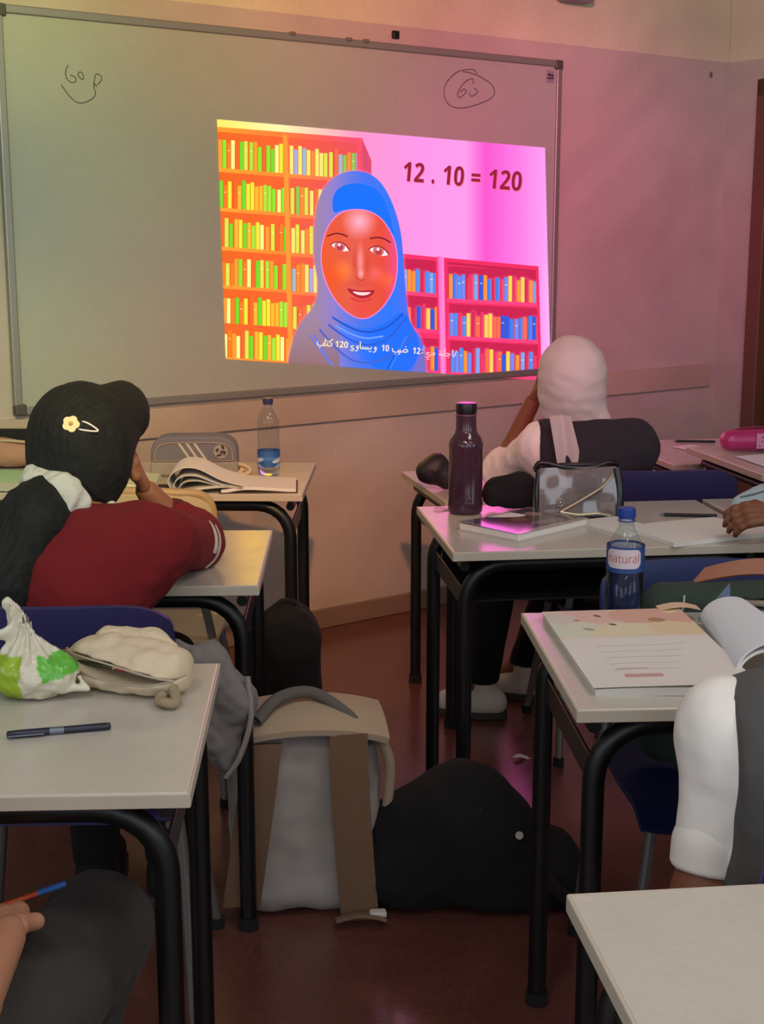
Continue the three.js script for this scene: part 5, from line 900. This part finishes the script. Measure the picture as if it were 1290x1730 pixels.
{ // open colourful workbook on the front right desk
  const g = thing('workbook', 'open workbook with a pastel printed page and the next leaves curling over', 'book', [0.445, TOP, -2.04], 0.02);
  const left = printed(768, 768, (c, w, h) => {
    c.fillStyle = '#d9d2cd'; c.fillRect(0, 0, w, h); c.fillStyle = '#d8c6b6'; c.fillRect(0, 0, w, h * 0.4);
    blotches(c, w, h, [[0.3, 0.1, 0.3, 0.1, 0, '#d9b4a8'], [0.75, 0.12, 0.3, 0.14, 0.1, '#d6a596'], [0.15, 0.28, 0.2, 0.12, 0, '#cfd0bf'], [0.5, 0.3, 0.3, 0.09, -0.1, '#d8cdb0'], [0.85, 0.3, 0.2, 0.1, 0.2, '#dbc3a2'], [0.1, 0.12, 0.1, 0.08, 0, '#d0c3bb'], [0.37, 0.09, 0.028, 0.012, 0.5, '#6c2f2c'], [0.43, 0.22, 0.026, 0.012, 0.3, '#5c3030'], [0.76, 0.17, 0.06, 0.03, 0.1, '#a8855c'], [0.24, 0.28, 0.04, 0.012, 0.3, '#8f8f80'], [0.2, 0.15, 0.025, 0.012, 0, '#b98c5c'], [0.9, 0.05, 0.06, 0.03, 0, '#e0c49a']]);
    c.strokeStyle = '#a49ca2'; c.lineWidth = 3; for (let i = 0; i < 5; i++) { c.beginPath(); c.moveTo(w * 0.2, h * (0.52 + i * 0.075)); c.bezierCurveTo(w * 0.4, h * (0.5 + i * 0.07), w * 0.6, h * (0.53 + i * 0.075), w * (0.8 - i * 0.05), h * (0.5 + i * 0.075)); c.stroke(); }
    c.fillStyle = '#c49a96'; c.fillRect(w * 0.24, h * 0.86, w * 0.24, h * 0.04); c.fillStyle = '#bfb0b4'; c.fillRect(w * 0.22, h * 0.79, w * 0.2, h * 0.02);
  });
  const D = 0.40, W = 0.2, pap = std('#ffffff', 0.85, { map: left });
  // leaf block, slanting: narrower towards its far edge
  obj('leaf_block', sheet((u, v) => V(lerp(-0.155, 0.07, u) + (0.5 - v) * 0.02, 0.007 - 0.004 * Math.pow(1 - u, 4), (0.5 - v) * D + 0.008 * u - 0.012), 14, 8, 0.012), M.paper2, g);
  obj('printed_leaf', sheet((u, v) => V(lerp(-0.158, 0.075, u) + (0.5 - v) * 0.02, 0.0148 + 0.006 * u * u - 0.003 * Math.pow(1 - u, 4), (0.5 - v) * D + 0.008 * u - 0.012), 18, 10, 0.0008), pap, g);
  obj('curled_leaves', sheet((u, v) => { const a = u * 2.5, r = 0.04 - 0.012 * v; return V(0.072 + 0.02 * v + (1 - Math.cos(a)) * r * 1.6, 0.014 + Math.sin(a) * r + 0.006 * u, (0.5 - v) * D * 0.72 - 0.01 - 0.03 * u); }, 26, 12, 0.004), M.paperCool, g);
  obj('curled_leaves', sheet((u, v) => { const a = u * 2.6, r = 0.03 - 0.01 * v; return V(0.074 + 0.02 * v + (1 - Math.cos(a)) * r * 1.6, 0.012 + Math.sin(a) * r + 0.004 * u, (0.5 - v) * D * 0.7 - 0.004 - 0.03 * u); }, 26, 12, 0.004), M.paper, g);
  const t = tag(obj('sheet_of_paper', sheet((u, v) => V((u - 0.5) * 0.07, 0.006 * Math.sin(u * 3.1), (v - 0.5) * 0.03), 8, 4, 0.001), std('#d8b596', 0.8)), 'torn buff scrap of paper at the far edge of the open workbook', 'paper'); t.position.set(0.505, TOP + 0.02, -2.245); t.rotation.y = 0.05;
  const set = thing('set_square', 'transparent bluish plastic set square leaning on the green bag', 'ruler', [0.565, TOP + 0.002, -2.235], 0.2); set.rotation.set(-0.35, 0.2, 0.0);
  const sq = poly([[-0.03, 0], [0.03, 0.0], [0.03, 0.062]]); sq.holes.push(new THREE.Path([new THREE.Vector2(-0.002, 0.01), new THREE.Vector2(0.02, 0.01), new THREE.Vector2(0.02, 0.034)])); obj('plastic_plate', extrude(sq, 0.002, 0.0004), phys('#9fb6d6', 0.1, { transmission: 0.75, thickness: 0 }), set);
}
{ // green bag standing on the turned chair
  const g = thing('shoulder_bag', 'dark green cloth bag with open zip and brown strap on the turned chair', 'bag', [0.645, 0.43, -2.345], 0.05);
  const f = rboxD([0, 0.165, 0], [0.185, 0.165, 0.05], 0.045), slit = rboxD([0.075, 0.3, 0.05], [0.1, 0.0065, 0.02], 0.006), mf = wrinkle(f, 0.006, 14);
  obj('bag_body', nets((x, y, z) => smax(mf(x, y, z), -slit(x, y, z), 0.006), [-0.22, -0.03, -0.09], [0.22, 0.36, 0.09], 0.007), M.greenBag, g);
  obj('zip_lining', tube([[-0.02, 0.304, 0.034], [0.03, 0.3, 0.04], [0.1, 0.296, 0.041], [0.17, 0.298, 0.036]], 0.006, 40, 8), M.lining, g);
  obj('leather_strap', sheet((u, v) => V(-0.08 + u * 0.21 + (v - 0.5) * 0.03 * (1 - u), 0.325 + 0.016 * Math.sin(u * 3.1) + v * 0.024, -0.01 - v * 0.02), 20, 4, 0.006), M.leather, g);
  obj('leather_tab', rbox(0.05, 0.05, 0.008, 0.003, 0.165, 0.2, 0.052), M.leather, g);
  obj('zip_cord', tube([[-0.12, 0.318, 0.04], [-0.124, 0.3, 0.05], [-0.132, 0.28, 0.054]], 0.002, 16, 6), M.whiteCloth, g);
  obj('side_pocket', lathe([[0.036, 0.14], [0.0375, 0.15], [0.038, 0.245], [0.036, 0.25], [0.034, 0.245], [0.034, 0.15], [0.0001, 0.144], [0.0001, 0.138], [0.036, 0.14]], 30).translate(-0.215, 0, 0.006), M.greenBag, g);
}
waterBottle('water_bottle', 'clear water bottle with a blue cap and a label reading natural, beside the green bag', [0.4303, 0.5835, -2.345], 0.312, 0.033, { turn: -1.42, water: 0.2, label: [0.2, 0.246], cap: std('#1c3f94', 0.4), draw: (c) => { c.fillStyle = '#24477f'; c.fillRect(0, 0, 1024, 256); for (const x of [0, 512]) { c.fillStyle = '#cbbcc4'; c.beginPath(); c.roundRect(x + 20, 20, 330, 190, 60); c.fill(); c.fillStyle = '#b0605c'; c.font = '112px sans-serif'; c.fillText('natural', x + 34, 150, 300); } } });

// ------------------------------------------------------------------ bags on the floor
{ // beige and brown backpack
  const g = thing('backpack', 'grey white backpack with wide brown straps on the floor in the aisle', 'backpack', [-0.16, 0, -2.66], 0.12);
  const f = rboxD([0, 0.2, 0], [0.155, 0.2, 0.085], 0.06);
  obj('bag_body', nets(wrinkle((x, y, z) => f(x, y, z + (y - 0.2) * 0.12) , 0.01, 11), [-0.2, -0.02, -0.14], [0.2, 0.44, 0.14], 0.009), M.bagPale, g);
  obj('top_flap', sheet((u, v) => { const a = (u - 0.5) * 2; return V(a * 0.165, 0.405 - 0.03 * a * a - v * 0.012 + 0.012 * Math.sin(v * 3), -0.115 + v * 0.2 + 0.012 * Math.cos(a * 2)); }, 24, 10, 0.014), M.bagCream, g);
  obj('opening_rim', tube([[-0.1, 0.41, 0.06], [-0.05, 0.437, 0.0], [0.02, 0.435, -0.03], [0.09, 0.40, 0.02], [0.125, 0.36, 0.075]], 0.013, 40, 8), M.bagGrey, g);
  obj('shoulder_strap', sheet((u, v) => { const y = 0.385 - v * 0.385; return V(0.045 + u * 0.075 + 0.02 * v * v, y, 0.098 + 0.02 * Math.sin(v * 3.1) + 0.004 * Math.sin(u * 3.1) - (y - 0.2) * 0.08); }, 8, 20, 0.014), M.bagBrown, g);
  obj('shoulder_strap', sheet((u, v) => { const y = 0.37 - v * 0.33; return V(-0.145 + u * 0.075 - 0.03 * v + 0.1 * (1 - v) * 0.2, y, 0.096 + 0.016 * Math.sin(v * 3.1) - (y - 0.2) * 0.08); }, 8, 20, 0.014), M.bagBrown, g);
  obj('side_edge', tube([[0.15, 0.37, 0.06], [0.172, 0.3, 0.05], [0.165, 0.2, 0.05], [0.158, 0.12, 0.055]], 0.011, 30, 8), M.bagCream, g);
  obj('strap_tail', sheet((u, v) => V(0.05 + v * 0.1, 0.008 + u * 0.012 + 0.012 * Math.sin(v * 3), 0.13 + u * 0.035 + 0.01 * v), 4, 12, 0.006), M.bagBrown, g);
  obj('strap_buckle', rbox(0.034, 0.012, 0.022, 0.004, 0.135, 0.026, 0.15), M.shoeWhite, g);
}
{ // black backpack lying in the aisle
  const g = thing('backpack', 'big soft black backpack lying on the floor in the aisle', 'backpack', [0.165, 0, -2.64], -0.06);
  const c = [cap([-0.155, 0.1, 0.0], [0.0, 0.155, 0.0], 0.095, 0.125), cap([0.0, 0.15, 0.0], [0.16, 0.09, 0.0], 0.125, 0.085), cap([-0.14, 0.07, 0.02], [0.19, 0.055, 0.02], 0.075, 0.05)];
  const bf = wrinkle(blob(c, 0.06), 0.016, 8);
  obj('bag_body', nets((x, y, z) => smax(bf(x, y, z), 0.003 - y, 0.02), ...boundsOf(c, 0.04), 0.01), M.bagBlack, g);
  obj('seam', [tube([[-0.045, 0.175, 0.122], [0.0, 0.215, 0.112], [0.04, 0.243, 0.094]], 0.002, 30, 6)], cloth('#3a2f33'), g);
  obj('badge', new THREE.CylinderGeometry(0.008, 0.008, 0.004, 14).rotateX(Math.PI / 2 - 0.5).translate(0.115, 0.19, 0.097), M.alu, g);
  obj('shoulder_strap', tube([[0.15, 0.12, 0.09], [0.21, 0.06, 0.1], [0.235, 0.02, 0.06], [0.22, 0.016, -0.04]], 0.014, 40, 8), M.bagSeam, g);
}
{ // black backpack standing beyond it, between the two left desks
  const g = thing('backpack', 'upright black backpack on the floor behind the desk of the maroon girl', 'backpack', [-0.225, 0, -3.12], 0.1);
  const f = rboxD([0, 0.25, 0], [0.078, 0.25, 0.1], 0.07);
  obj('bag_body', nets(wrinkle(f, 0.01, 11), [-0.11, -0.02, -0.13], [0.11, 0.54, 0.13], 0.01), M.bagBlack, g);
  obj('front_pocket', rbox(0.12, 0.2, 0.05, 0.02, 0, 0.16, 0.1, 3), M.bagSeam, g);
  obj('grab_handle', tube([[-0.03, 0.49, 0], [-0.015, 0.515, 0], [0.015, 0.515, 0], [0.03, 0.49, 0]], 0.006, 20, 8), M.bagSeam, g);
}
{ const s = tag(obj('paper_scrap', sheet((u, v) => V((u - 0.5) * 0.045, 0.004 + 0.006 * Math.sin(u * 4 + v), (v - 0.5) * 0.02), 6, 4, 0.001), M.paper), 'small white paper scrap on the floor under the dark bottle desk', 'paper'); s.position.set(0.37, 0.002, -3.42); s.rotation.y = 0.5; }

renderer.render(scene, camera);
